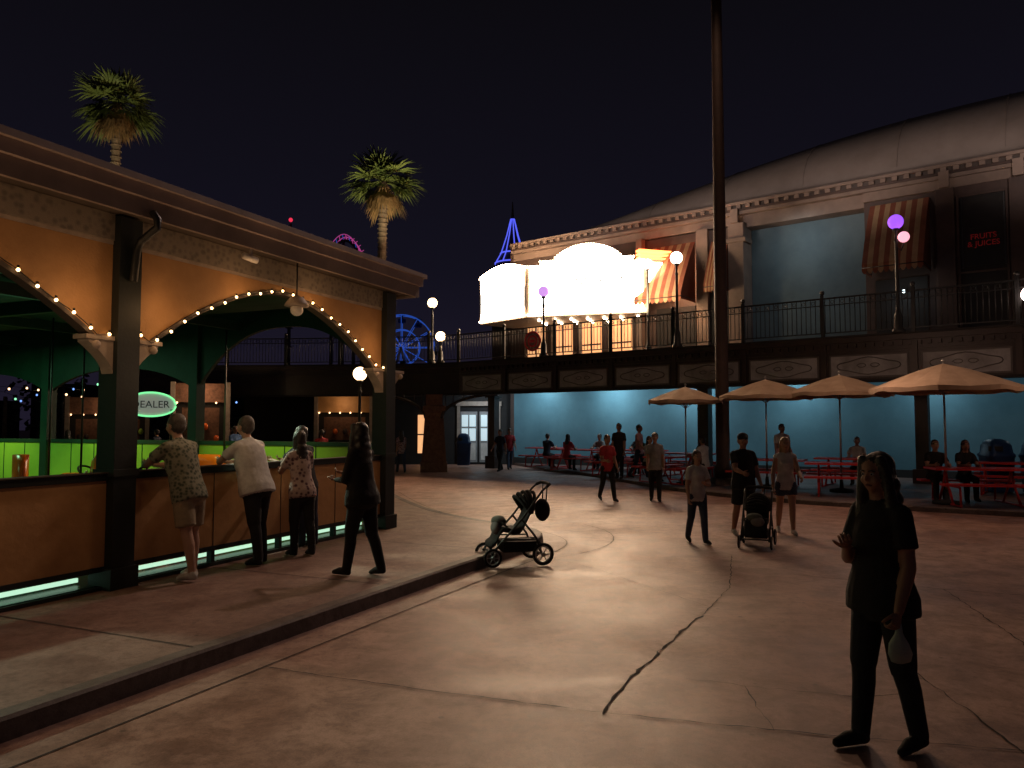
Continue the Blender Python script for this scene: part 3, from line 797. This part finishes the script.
for i in range(8):
    a=2*math.pi*i/8+.2; c,s_=math.cos(a),math.sin(a)
    sp.tube([(x+1.37*c,y+1.37*s_,14.6),(x+.93*c,y+.93*s_,15.4),(x+.48*c,y+.48*s_,16.8),(x+.14*c,y+.14*s_,18.2)],.05,e_bluel,5)
for z,rr in((14.6,1.4),(15.4,.97),(12.35,1.75)): sp.torus((x,y,z),(0,0,1),rr,.06,e_bluel,20,5)
sp.obj('spire_tower')
fw=MB(); c=V((-10.2,70,8.9)); RR=3.0
for dy in(-.4,.4):
    fw.torus(c+V((0,dy,0)),(0,1,0),RR,.06,e_ferris,40,5); fw.torus(c+V((0,dy,0)),(0,1,0),RR*.55,.045,e_ferris,30,5)
    for i in range(12):
        a=i*math.pi/6; fw.cyl(c+V((0,dy,0)),c+V((RR*math.cos(a),dy,RR*math.sin(a))),.035,.035,e_ferris,5)
for i in range(12):
    a=i*math.pi/6; q=c+V((RR*math.cos(a),0,RR*math.sin(a)-.35)); fw.lathe([(.1,-.4),(.35,-.35),(.38,0),(.1,.02),(.1,.3),(.4,.33),(.05,.5)],q,m_bin,10)
for sx in(-1,1):
    for dy in (-.6,.6): fw.cyl(c+V((0,dy,0)),(c.x+sx*2.2,c.y+dy,0),.12,.14,m_white,8)
fw.obj('ferris_wheel',recalc=False)
rc=MB(); ZC=21.9
for q in(-.6,.6):
    pts=[(-17.6+ (i-10)*.17,80+q,ZC-abs(i-9)**1.9*.022) for i in range(21)]
    rc.tube(pts,.045,e_pink,6)
pts0=[(-17.6+(i-10)*.17,80,ZC-.5-abs(i-9)**1.9*.022) for i in range(21)]
rc.tube(pts0,.16,m_dkbrown,8)
for i in range(0,20,2):
    rc.cyl(pts0[i],(pts0[i][0],79.4,pts0[i][2]+.5),.04,.04,e_pink if i%4 else e_ferris,5)
    rc.cyl(pts0[i],(pts0[min(i+2,20)][0],80.6,pts0[i][2]+.5),.04,.04,e_pink,5)
for i in (1,8,15,20): rc.cyl(pts0[i],(pts0[i][0],80,0),.16,.22,m_dkbrown,8)
rc.obj('roller_coaster')
rt=MB(); rt.cyl((-23.6,80,0),(-23.6,80,23.2),.25,.12,m_dkbrown,8)
for z in range(2,23,2): rt.box((-23.6,80,z),(.7,.7,.06),m_dkbrown)
rt.sph((-23.6,80,23.6),.22,e_redl,n=10,k=8); rt.sph((-23.6,80,22.6),.10,e_redl,n=8,k=6); rt.obj('beacon_tower')
def booth(x,y,w,h,m1,ml,rz=0,pw=4,name='midway_booth'):
    b=MB(); F=frame((x,y),(math.cos(rz),math.sin(rz)),(math.sin(rz),-math.cos(rz)))
    b.fbox(F,-w/2,w/2,-2,-.2,0,h,m_darkwall)
    b.fbox(F,-w/2,w/2,-.19,0,h-.7,h,m1); b.fbox(F,-w/2,w/2,-.19,0,0,.9,m1)
    for s_ in(-1,1): b.fbox(F,s_*w/2-.08,s_*w/2+.08,-.18,.05,0,h+.05,m_cream)
    for i in range(int(w/.45)):
        b.sph(F(-w/2+.15+i*.45,.06,h-.72),.035,ml,n=6,k=5)
    b.fbox(F,-w/2+.3,w/2-.3,-.195,-.19,1.1,h-.9,m_brick)
    for i in range(int(w/.4)):
        b.sph(F(-w/2+.4+i*.4+random.uniform(-.1,.1),-.05,1.25+.22*random.randint(0,2)),(.11,.09,.13),random.choice([m_orange,m_lime,m_red,m_bin,m_brown]),n=8,k=6)
    b.obj(name)
    light('booth_light','POINT',F(0,.6,h-.3),pw,(1,.62,.34),.15)
booth(-11.6,28.3,1.9,3.3,m_brick,e_dot,.3,26); booth(-7.3,33,2.4,3.0,m_tan2,e_dot,0,10); booth(-17,32,3.0,2.9,m_brick,e_dot,.4,12); booth(-5.6,38.5,2.6,3.2,m_bin,e_cool,0,8); booth(-9.6,40,2.6,3.2,m_red,e_dot,0,14)
sg=MB(); F=frame((-12.45,26.2),(.93,.36),(.36,-.93))
sg.fbox(F,-.7,-.62,-.05,.05,0,2.3,m_gpost); sg.fbox(F,.62,.7,-.05,.05,0,2.3,m_gpost)
ts=[-.8+1.6*i/24 for i in range(25)]
cz=lambda t: math.sqrt(max(0,1-(t/.8)**2))
sg.strip(F,ts,lambda t:2.4-.35*cz(t),lambda t:2.45+.42*cz(t),-.05,.05,E('sign_face_lit',(.62,.7,.62),.22))
sg.tube([F(t,.08,2.45+.42*cz(t)) for t in ts],.03,e_green,6); sg.tube([F(t,.08,2.4-.35*cz(t)) for t in ts],.03,e_green,6)
so=sg.obj('arched_sign'); text('letters','DEALER',.34,F(0,.06,2.45),(.93,.36),m_gpost,so)

# ---------------------------------------------------------------- people
SK=M('skin_medium',(.33,.17,.11),(.28,.14,.09),rough=.55,scale=6,bump=.05)
SK2=M('skin_light',(.46,.27,.19),(.40,.23,.155),rough=.55,scale=6,bump=.05)
HB=M('hair_black',(.012,.009,.008),(.02,.015,.012),rough=.45,scale=30,bump=.4,bscale=70)
HG=M('hair_grey',(.10,.085,.075),(.05,.042,.036),rough=.6,scale=20,bump=.4)
HN=M('hair_blond',(.3,.19,.09),rough=.5,scale=20,bump=.4)
HR=M('hair_brown',(.07,.035,.02),rough=.5,scale=20,bump=.4)
def C(name,c,**k): return M(name,c,tuple(x*.7 for x in c),rough=.9,scale=9,bump=.7,bscale=11,**k)
cBlack=C('cloth_black',(.015,.014,.016)); cWhite=C('cloth_white',(.68,.68,.66)); cGrey=C('cloth_grey',(.25,.24,.24)); cJean=C('denim',(.05,.075,.13))
cRed=C('cloth_red',(.42,.03,.04)); cKhaki=C('cloth_khaki',(.33,.26,.17)); cNavy=C('cloth_navy',(.02,.025,.05)); cPink=C('cloth_pink',(.5,.25,.25)); cGreen=C('cloth_green',(.06,.12,.07)); cDkJean=C('dark_denim',(.020,.023,.032)); cBlue=C('cloth_blue',(.08,.16,.35))
cFloral=M('floral_cloth',(.22,.22,.16),(.04,.055,.035),rough=.9,scale=26,bump=.3,kind='voronoi',lo=.2,hi=.6)
cStripe=M('pattern_cloth',(.4,.3,.27),(.08,.03,.04),rough=.9,scale=20,bump=.3,kind='voronoi',lo=.25,hi=.5)
shW=C('shoe_white',(.6,.58,.55)); shB=C('shoe_black',(.02,.02,.02)); mEye=M('eye_white',(.5,.5,.48),bump=0,rough=.2); mIris=M('iris_dark',(.02,.012,.008),bump=0,rough=.2); mLip=M('lip',(.26,.08,.07),bump=0,rough=.5)
def person(loc,yaw,H,shirt,pants,shoe=shB,skin=SK,hair=HB,style='short',sleeve='short',leg='long',female=False,fat=1.0,
           legs=((5,5),(-5,5)),arms=((5,8,12,0),(5,8,12,0)),lean=0,head=(0,0),vox=.017,hat=None,curl=.5,loose=0,name='person'):
    b=MB(); D=math.radians; X=V((1,0,0))
    hw=.05*(1.05 if female else 1)
    kn=[];an=[];kd=[]
    for i,sx in enumerate((-1,1)):
        a,k=legs[i]; h=V((sx*hw,0,0)); K=h+V((sx*.006,math.sin(D(a)),-math.cos(D(a))))*.238
        a2=a-k; A=K+V((0,math.sin(D(a2)),-math.cos(D(a2))))*.238
        kn.append(K);an.append(A);kd.append(a2)
    zl=[A.z for A in an]; pz=.042-min(zl)
    pel=V((0,0,pz)); kn=[k+pel for k in kn]; an=[a+pel for a in an]
    l=D(lean); u=V((0,math.sin(l),math.cos(l))); f=V((0,math.cos(l),-math.sin(l)))
    def ring(k,a,d,c=0,n=20,base=pel):
        return [ (base+u*k+X*(a*math.cos(t))+f*(d*math.sin(t)+c))*H for t in [2*math.pi*i/n for i in range(n)]]
    q=fat
    if female: prof=[(-.055,.091,.068,-.004),(0,.094,.069,-.004),(.05,.085,.060,0),(.11,.073,.053,0),(.17,.078,.058,.004),(.215,.083,.064,.010),(.26,.084,.052,.002),(.29,.075,.042,0),(.31,.045,.034,0),(.325,.03,.03,0)]
    else: prof=[(-.055,.092,.068,0),(0,.093,.069,0),(.05,.089,.064,.002),(.11,.088,.062,.003),(.17,.095,.066,.004),(.22,.102,.068,.004),(.265,.104,.06,0),(.29,.09,.048,0),(.312,.05,.038,0),(.328,.034,.033,0)]
    if loose: prof=[(k,a+loose*max(0,(.25-k)/.3),d+loose*.8*max(0,(.25-k)/.3),c) for k,a,d,c in prof]
    b.rings([ring(k,a*(q if k<.2 else (1+q)/2),d*(q if k<.2 else (1+q)/2),c+(.5*(q-1)*.06 if k<.2 else 0)) for k,a,d,c in prof],shirt)
    b.rings([ring(k,a*q,d*q) for k,a,d in ((-.085,.05,.045),(-.06,.08,.058),(-.02,.088,.063),(.02,.086,.062),(.04,.07,.05))],pants)
    for i in range(2):
        h=pel+V(((-1,1)[i]*hw,0,-.01)); K=kn[i];A=an[i]; ff=math.sqrt(q)
        cal=K.lerp(A,.3)+V((0,-.006,0))
        if leg=='long':
            b.limb(h*H,K*H,.056*H*ff,.041*H*ff,pants); b.limb(K*H,cal*H,.040*H,.038*H,pants); b.limb(cal*H,A*H,.038*H,.031*H,pants)
        else:
            E1=h.lerp(K,.85 if leg=='shorts' else .45)
            b.limb(h*H,K*H,.05*H*ff,.034*H,skin); b.limb(K*H,cal*H,.033*H,.034*H,skin); b.limb(cal*H,A*H,.034*H,.021*H,skin)
            b.cyl(h*H,E1*H,.058*H*ff,.056*H*ff,pants,14); b.sph(h*H,.058*H*ff,pants)
        pa=kd[i]*.5 if kd[i]<0 else 0
        fd=V(((-1,1)[i]*.12,math.cos(D(pa)),math.sin(D(pa))*1.0)).normalized()
        he=A+V((0,-.014,-.018)); to=A+fd*.095+V((0,0,-.024))
        mid=A+fd*.05+V((0,0,-.014))
        b.limb(he*H,mid*H,.022*H,.025*H,shoe,10); b.limb(mid*H,to*H,.025*H,.017*H,shoe,10); b.limb(A*H,he*H,.024*H,.022*H,shoe,10)
    sh=.094 if not female else .083
    hands=[]
    for i,sx in enumerate((-1,1)):
        fl,ab,el,inw=arms[i]
        s0=pel+u*.278+X*(sx*sh)
        b.limb((pel+u*.29+X*sx*.05)*H,s0*H,.036*H,.036*H,shirt)
        du=V((sx*math.sin(D(ab)),math.sin(D(fl))*math.cos(D(ab)),-math.cos(D(fl))*math.cos(D(ab))))
        El=s0+du*.172
        df=V((-sx*math.sin(D(inw))+sx*math.sin(D(ab))*.4,math.sin(D(fl+el))*math.cos(D(inw)),-math.cos(D(fl+el))*math.cos(D(inw)))).normalized()
        W=El+df*.148
        sm=skin if sleeve!='long' else shirt
        b.limb(s0*H,El*H,.031*H,.024*H,sm,10); b.limb(El*H,El.lerp(W,.3)*H,.024*H,.0235*H,sm,10); b.limb(El.lerp(W,.3)*H,W*H,.0235*H,.016*H,sm,10)
        if sleeve=='short':
            b.cyl(s0*H,(s0+du*.11)*H,.037*H,.040*H,shirt,12); b.sph(s0*H,.037*H,shirt)
        elif sleeve=='long': b.limb(s0*H,El*H,.035*H,.029*H,shirt,10)
        hands.append((W,df,sx))
    hd=(u+V((0,0,1))*1.2).normalized()
    nb=pel+u*.30; hc=pel+u*.325+hd*.088+V((0,.012,0))
    b.limb(nb*H,(hc-hd*.03)*H,.031*H,.028*H,skin,12)
    R0=Matrix.Rotation(D(head[0]),3,'Z')@Matrix.Rotation(-D(head[1]),3,'X')
    def hp(x,y,z): return (hc+R0@V((x,y,z)))*H
    sk=lambda c,r,m: b.sph(hp(*c),tuple(k*H for k in r),m,B=R0,n=16,k=12)
    sk((0,-.004,.012),(.044,.055,.052),skin); sk((0,.012,-.022),(.036,.040,.042),skin); sk((0,.026,-.048),(.017,.018,.014),skin)
    sk((0,.052,-.012),(.0075,.014,.011),skin); sk((0,.046,.002),(.006,.010,.018),skin)
    for sx in(-1,1): sk((sx*.0445,-.004,-.006),(.006,.012,.018),skin); sk((sx*.022,.036,-.018),(.014,.014,.014),skin)
    if style!='bald':
        sk((0,-.014,.022),(.050,.057,.054),hair)
        sk((0,-.03,-.005),(.046,.040,.045),hair)
    if style in('long','verylong'):
        ex=1.0 if style=='long' else 1.25
        for k,(yy,zz,w,d) in enumerate(((-.03,-.03,.05,.034),(-.042,-.07,.052,.03),(-.046,-.11,.054,.026),(-.05,-.15,.05,.024),(-.052,-.19,.043,.02),(-.054,-.22,.03,.014))):
            b.sph((hc+V((0,yy,0))+hd*zz*ex)*H,(w*H*ex,d*H*ex,.034*H*ex),hair,n=14,k=8)
        for sx in(-1,1): b.limb(hp(sx*.043,-.008,.01),hp(sx*.05,-.012,-.10),.015*H,.011*H,hair,8)
        if style=='verylong':
            for sx in(-1,1):
                b.limb(hp(sx*.036,.020,.050),hp(sx*.049,.012,-.01),.017*H,.018*H,hair,10); b.limb(hp(sx*.049,.012,-.01),hp(sx*.058,.012,-.09),.018*H,.021*H,hair,10); b.limb(hp(sx*.058,.012,-.09),hp(sx*.062,.03,-.19),.021*H,.012*H,hair,10)
    if style=='pony':
        b.limb(hp(0,-.062,.03),hp(0,-.085,-.01),.014*H,.018*H,hair,8); b.limb(hp(0,-.085,-.01),hp(0,-.075,-.09),.018*H,.007*H,hair,8)
    if style=='bun': sk((0,-.055,.06),(.022,.022,.02),hair)
    if hat:
        sk((0,-.006,.032),(.053,.061,.046),hat)
        b.limb(hp(0,.04,.032),hp(0,.085,.024),.02*H,.012*H,hat,8); b.limb(hp(-.02,.04,.032),hp(-.015,.078,.024),.01*H,.008*H,hat,8); b.limb(hp(.02,.04,.032),hp(.015,.078,.024),.01*H,.008*H,hat,8)
    b.v=[(x,y,max(z,.0)) for x,y,z in b.v]
    src=b.mesh('tmp'); tmp=bpy.data.objects.new('tmp',src); sc.collection.objects.link(tmp)
    md=tmp.modifiers.new('r','REMESH'); md.mode='VOXEL'; md.voxel_size=vox; md.use_smooth_shade=True
    m2=tmp.modifiers.new('s','SMOOTH'); m2.factor=.5; m2.iterations=2
    dg=bpy.context.evaluated_depsgraph_get(); me=bpy.data.meshes.new_from_object(tmp.evaluated_get(dg))
    bvh=BVHTree.FromPolygons(b.v,b.f)
    o2=MB(); o2.mats=list(b.mats)
    vs=[v.co.copy() for v in me.vertices]; o2.v=[(v.x,v.y,max(v.z,0)) for v in vs]
    for p in me.polygons:
        c=V((0,0,0))
        for i in p.vertices: c+=vs[i]
        c/=len(p.vertices)
        _,_,fi,_=bvh.find_nearest(c)
        o2.f.append(tuple(p.vertices)); o2.m.append(b.m[fi] if fi is not None else 0); o2.sm.append(True)
    bpy.data.objects.remove(tmp)
    for W,df,sx in hands:
        side=V((0,1,0))-df*df.y
        if side.length<.3: side=V((0,0,1))-df*df.z
        side.normalize(); nrm=df.cross(side)*(-sx); nrm=nrm.normalized()
        w=W*H; k=H/1.75*.92
        R=[]
        for (t,a,c) in ((-.01,.022,.017),(.02,.028,.015),(.055,.037,.014),(.085,.040,.012),(.095,.036,.009)):
            R.append([w+df*t*k+side*(a*k*math.cos(q_))+nrm*(c*k*math.sin(q_)) for q_ in [2*math.pi*i/12 for i in range(12)]])
        o2.rings(R,skin)
        for j,(off,L) in enumerate(((.029,.070),(.010,.080),(-.010,.074),(-.029,.058))):
            p0=w+df*.085*k+side*off*k; dd=df.copy(); pts=[p0-dd*.015*k]; pts.append(p0)
            for sgm in (.45,.32,.25):
                dd=(Matrix.Rotation(curl*(1 if j<3 else 1.1),3,df.cross(nrm).normalized())@dd).normalized()
                pts.append(pts[-1]+dd*L*sgm*k)
            o2.tube(pts,[.009*k,.0092*k,.0085*k,.008*k,.005*k],skin,6)
        p0=w+df*.03*k+side*.028*k; td=(df*.75+side*.6+nrm*.35).normalized(); p1=p0+td*.035*k; p2=p1+(td+df*.3+nrm*.25).normalized()*.03*k; p3=p2+(td+df*.5+nrm*.35).normalized()*.024*k
        o2.tube([p0,p1,p2,p3],[.013*k,.0115*k,.010*k,.006*k],skin,6)
    for sx in(-1,1):
        c=hp(sx*.0175,.0440,.003); o2.sph(c,(.0085*H,.0055*H,.0055*H),mEye,B=R0,n=8,k=6); c=hp(sx*.0175,.0485,.003); o2.sph(c,.0032*H,mIris,n=6,k=5)
        o2.tube([hp(sx*.008,.0505,.013),hp(sx*.018,.0495,.016),hp(sx*.029,.043,.012)],.0022*H,hair,5)
    o2.tube([hp(-.013,.046,-.036),hp(-.005,.0515,-.0345),hp(.005,.0515,-.0345),hp(.013,.046,-.036)],[.002*H,.0035*H,.0035*H,.002*H],mLip,6)
    ob=o2.obj(name,recalc=False,loc=loc,rz=math.radians(yaw))
    return ob,[ (W*H) for W,_,_ in hands]
walk=((20,5),(-12,20)); walk2=((-12,20),(20,5)); stand=((3,3),(-3,2))
swing=((-18,8,15,0),(22,8,22,0)); swing2=((22,8,22,0),(-18,8,15,0))
railyaw=66
rarm=((52,10,42,50),(46,10,46,45))
person((-3.42,8.10,.13),railyaw,1.77,cFloral,cKhaki,shW,SK2,HG,'short',leg='shorts',fat=1.14,loose=.010,legs=((-10,3),(4,6)),arms=rarm,lean=18,vox=.013)
person((-3.00,9.0,.13),railyaw-4,1.76,cWhite,cBlack,shB,SK2,HG,'short',fat=1.26,loose=.014,legs=((-8,3),(6,14)),arms=rarm,lean=18,vox=.013)
person((-2.62,9.55,.13),railyaw-20,1.56,cStripe,cBlack,shB,SK,HB,'long',female=True,fat=1.1,loose=.014,legs=((6,8),(-6,4)),arms=((40,8,60,25),(25,8,75,20)),lean=8,vox=.014)
person((-1.62,8.3,.13),62,1.66,cBlack,cBlack,shB,SK,HB,'verylong',sleeve='long',female=True,fat=1.2,loose=.022,legs=((12,4),(-8,12)),arms=((12,10,75,30),(20,8,80,20)),lean=4,vox=.014)
person((-2.75,10.3,.13),railyaw,1.62,cBlack,cNavy,shB,SK,HB,'short',legs=stand,arms=((50,8,50,25),(50,8,50,20)),lean=12)
person((2.21,17.7,0),-165,1.56,cRed,cBlack,shB,SK,HB,'pony',female=True,loose=.006,legs=walk,arms=((10,8,25,0),(15,8,70,10)))
person((3.30,17.6,0),170,1.58,cGrey,cBlack,shB,SK,HB,'bun',female=True,fat=1.12,loose=.01,legs=((10,4),(-8,12)),arms=((5,10,20,0),(10,8,25,0)))
person((2.76,11.4,0),190,1.38,cWhite,cJean,shB,SK2,HR,'long',female=True,loose=.008,legs=((12,4),(-10,14)),arms=((15,12,85,45),(5,12,20,0)),vox=.013,head=(0,6))
person((3.66,12.1,0),188,1.63,cBlack,cBlack,shW,SK,HB,'short',leg='shorts',fat=1.12,loose=.018,legs=((12,5),(-8,12)),arms=((8,12,20,0),(35,8,45,5)),hat=cBlack,vox=.013)
person((4.42,12.35,0),172,1.56,cWhite,cJean,shW,SK2,HN,'long',sleeve='none',leg='short',female=True,fat=1.08,legs=((10,4),(-10,14)),arms=((28,10,40,5),(5,14,15,0)),vox=.013)
# foreground woman
fgx,fgy,fyaw=2.03,4.22,112
fgp,fh=person((fgx,fgy,0),fyaw,1.60,cBlack,cDkJean,shB,SK,HB,'verylong',female=True,fat=1.16,loose=.022,legs=((-6,10),(9,4)),arms=((4,12,22,0),(12,10,108,42)),head=(4,5),vox=.0085,curl=.85)
bg_=MB()
R=Matrix.Rotation(math.radians(fyaw),3,'Z'); hpnt=R@fh[0]+V((fgx,fgy,0))
bg_.rings([[(hpnt.x+a*math.cos(t)*(1+.12*math.sin(3*t+z*30)),hpnt.y+c_*math.sin(t),hpnt.z-.11+z) for t in [2*math.pi*i/18 for i in range(18)]] for a,c_,z in((.012,.012,.05),(.02,.015,.0),(.05,.03,-.05),(.06,.035,-.10),(.05,.03,-.14),(.02,.015,-.15))],M('white_bag',(.45,.55,.48),rough=.4,bump=.6))
bg_.obj('carrier_bag')
person((-4.1,28.2,0),20,1.6,cStripe,cJean,female=True,style='long',hair=HB,legs=walk,arms=swing,vox=.02)
person((-.45,29.0,0),150,1.62,cNavy,cBlack,legs=walk,arms=swing,vox=.02)
person((-.1,30.2,0),190,1.66,cRed,cJean,legs=walk2,arms=swing2,vox=.02)
person((3.3,23.5,.1),150,1.7,cBlack,cBlack,legs=stand,vox=.02)
person((7.4,20.9,.1),190,1.68,cWhite,cBlack,legs=stand,vox=.02,style='short',hair=HB)
person((4.0,24.0,.1),-120,1.7,cPink,cNavy,legs=walk,arms=swing,vox=.02)
for i in range(7):
    person((-14+i*1.6,24+ (i*37%5)*1.3,.0),(i*77)%360,1.6+.04*(i%4),[cBlack,cNavy,cGrey,cBlue,cBlack,cRed,cGrey][i],cBlack,style='short' if i%2 else 'long',female=not i%2,legs=walk if i%3 else stand,arms=swing,vox=.022)
sit=((84,88),(80,84)); sarm=((35,12,60,15),(40,12,55,20))
def seated(x,y,yaw,sh,female=False,style='short',hair=HB,H=1.66,z=.1,**k):
    person((x,y,z+.0),yaw,H,sh,cBlack,legs=sit,arms=sarm,lean=8,female=female,style=style,hair=hair,vox=.02,**k)
def tpt(i,tx,side):
    x,y,a=T[i]; c,s_=math.cos(a),math.sin(a); ly=side*.74; return x+tx*c-ly*s_,y+tx*s_+ly*c,math.degrees(a)+(180 if side>0 else 0)
cols=[cBlack,cNavy,cGrey,cWhite,cPink,cBlue,cGreen,cRed,cBlack]
for k,(i,tx,sd,fm) in enumerate([(3,-.6,1,0),(3,.0,1,1),(0,-.4,1,1),(0,.4,-1,0),(1,.3,1,1),(5,-.5,1,0),(5,.4,1,1),(6,0,-1,1),(7,.3,1,0),(8,-.4,1,1),(11,.3,-1,0),(6,.6,1,0),(9,0,1,0)]):
    x,y,yw=tpt(i,tx,sd); seated(x,y,yw,cols[k%9] if k>1 else cBlack,female=bool(fm),style='long' if fm else 'short',skin=SK if k%2 else SK2)

# ---------------------------------------------------------------- strollers
def stroller(loc,rz,sc_=1.0,canopy_open=False):
    s=MB(); k=sc_
    def T3(x,y,z): return (x*k,y*k,z*k)
    for y in(-.24,.24):
        s.tube([T3(.36,y,1.0),T3(.30,y,.95),T3(.05,y,.62),T3(-.32,y,.22),T3(-.38,y,.14)],.014,m_black,8)
        s.tube([T3(.02,y,.60),T3(.22,y,.35),T3(.30,y,.14)],.014,m_black,8)
        s.tube([T3(-.20,y,.34),T3(.22,y,.33)],.011,m_black,8)
        for wx,R_ in((-.36,.12),(.30,.145)):
            s.torus(T3(wx,y*1.15,R_),(0,1,0),R_*k*.87,R_*k*.13,m_rubber,22,8); s.torus(T3(wx,y*1.15,R_),(0,1,0),R_*k*.68,.008,m_alu,20,6)
            s.cyl(T3(wx,y*1.15-.02,R_),T3(wx,y*1.15+.02,R_),.025,.025,m_alu,10)
            for q_ in range(6):
                a=q_*math.pi/3; s.cyl(T3(wx,y*1.15,R_),(wx*k+R_*k*.68*math.cos(a),y*1.15*k,R_*k+R_*k*.68*math.sin(a)),.006,.006,m_alu,5)
    s.tube([T3(.36,-.24,1.0),T3(.41,-.2,1.03),T3(.42,0,1.035),T3(.41,.2,1.03),T3(.36,.24,1.0)],.019,m_rubber,8)
    s.cyl(T3(.30,-.26,.145),T3(.30,.26,.145),.012,.012,m_alu,8)
    s.tube([T3(-.36,-.25,.17),T3(-.36,.25,.17)],.012,m_black,8)
    def pad(pts,th,hw,m):
        R=[]
        for (x,z) in pts:
            R.append([T3(x,yy,z+dz) for yy,dz in((-hw,0),(-hw*.9,th),(0,th*.6),(hw*.9,th),(hw,0),(hw*.9,-th*.4),(0,-th*.6),(-hw*.9,-th*.4))])
        s.rings(R,m)
    pad([(.22,.80),(.16,.66),(.07,.48),(.02,.42),(-.08,.42),(-.20,.45),(-.24,.42),(-.30,.28),(-.36,.24)],.045,.20,cBlack)
    for a0 in range(5 if not canopy_open else 9):
        a=math.radians(10+a0*14); p0=V(T3(.16,0,.66))
        pts=[p0+V(((math.cos(a+1.1))*.27*math.sin(t)*k,-.23*k*math.cos(t),(math.sin(a+1.1))*.27*math.sin(t)*k)) for t in [math.pi*i/12 for i in range(13)]]
        s.tube(pts,.022*k,cBlack,6)
    s.rings([[T3(x,y,z) for x,y in((-.2,-.19),(.24,-.19),(.24,.19),(-.2,.19))] for z in(.17,.3)],cBlack,False)
    s.sph(T3(.37,0,.68),(.10*k,.16*k,.15*k),cBlack); s.tube([T3(.41,-.1,1.02),T3(.40,-.08,.8)],.008,m_black,6); s.tube([T3(.41,.1,1.02),T3(.40,.08,.8)],.008,m_black,6)
    s.sph(T3(-.22,.02,.55),(.10*k,.14*k,.07*k),C('grey_blanket',(.16,.18,.16))); s.sph(T3(-.27,-.04,.47),(.07*k,.12*k,.09*k),cGrey); s.tube([T3(-.16,-.22,.5),T3(-.26,0,.58),T3(-.16,.22,.5)],.012,m_black,6)
    return s.obj('stroller',loc=loc,rz=rz)
stroller((.04,9.75,.004),.25,.97)
stroller((3.55,11.1,0),1.15,.80,True)

# ---------------------------------------------------------------- lights
for s_,p_ in ((-2.6,50),(.8,58),(4.2,46),(8.0,32),(12.0,25),(16,20)):
    q=FF(s_,1.1,3.6); light('wall_wash','AREA',q,p_,(.74,.93,1),.5,target=FF(s_,0,1.2))
fx=MB()
for s_ in(-2.6,.8,4.2,8.0,12.0):
    q=FF(s_,1.15,3.74); fx.box(tuple(q),(.3,.3,.1),m_white); fx.sph(q-V((0,0,.06)),.05,e_spot,n=8,k=5)
q=FF(11.3,.5,5.9); fx.sph(q,.05,e_spot); fx.tube([q,FF(11.3,.05,6.0)],.02,m_black,6)
fx.obj('wall_light_fixture')
light('recess_light','AREA',FF(8.1,1.0,8.6),16,(.85,.95,1),.6,target=FF(8.1,-.6,6.4))
light('facade_light','POINT',FF(11.3,.7,5.8),5,(.8,.95,1),.1)
for s_ in (0,5,10,15,20):
    light('roof_fill','SPOT',FF(s_,3.6,8.6),250,(1,.80,.72),.4,target=FF(s_,-2.0,12.0),spot_size=math.radians(100),spot_blend=1)  # unseen spots added in mid-air to brighten the roof
light('marquee_spill','AREA',FF(3.2,2.4,6.2),90,(1,.7,.42),.8,target=FF(3.3,.0,7.6))

sun=bpy.data.lights.new('sun','SUN'); sun.energy=.006; sun.angle=math.radians(.5); sun.color=(1,.93,.85)
so_=bpy.data.objects.new('sun',sun); sc.collection.objects.link(so_); so_.rotation_euler=(math.radians(50),0,math.radians(-25))
w=bpy.data.worlds.new('World'); sc.world=w; w.use_nodes=True; nt=w.node_tree
for n_ in list(nt.nodes): nt.nodes.remove(n_)
N=nt.nodes.new; out=N('ShaderNodeOutputWorld'); sky=N('ShaderNodeTexSky'); sky.sky_type='NISHITA'; sky.sun_disc=False; sky.sun_elevation=math.radians(-5); sky.sun_rotation=math.radians(200)
b1=N('ShaderNodeBackground'); b1.inputs['Strength'].default_value=.03; nt.links.new(sky.outputs[0],b1.inputs[0])
tc=N('ShaderNodeTexCoord'); sx=N('ShaderNodeSeparateXYZ'); nt.links.new(tc.outputs['Generated'],sx.inputs[0])
rp=N('ShaderNodeValToRGB'); el=rp.color_ramp.elements; el[0].position=0; el[0].color=(.012,.0095,.020,1); el[1].position=.55; el[1].color=(.0030,.0026,.0035,1)
m_=rp.color_ramp.elements.new(.2); m_.color=(.0062,.0055,.0115,1)
nt.links.new(sx.outputs['Z'],rp.inputs[0]); b2=N('ShaderNodeBackground'); b2.inputs['Strength'].default_value=1.0; nt.links.new(rp.outputs[0],b2.inputs[0])
ad=N('ShaderNodeAddShader'); nt.links.new(b1.outputs[0],ad.inputs[0]); nt.links.new(b2.outputs[0],ad.inputs[1]); nt.links.new(ad.outputs[0],out.inputs[0])

cam=bpy.data.cameras.new('camera'); co=bpy.data.objects.new('camera',cam); sc.collection.objects.link(co); sc.camera=co
cam.sensor_width=36; cam.lens=36*760/1024; cam.clip_end=1000; cam.clip_start=.05
co.location=(0,0,1.75); co.rotation_euler=(math.radians(93.09),0,0)
sc.view_settings.view_transform='Standard'; sc.view_settings.look='None'; sc.view_settings.exposure=0
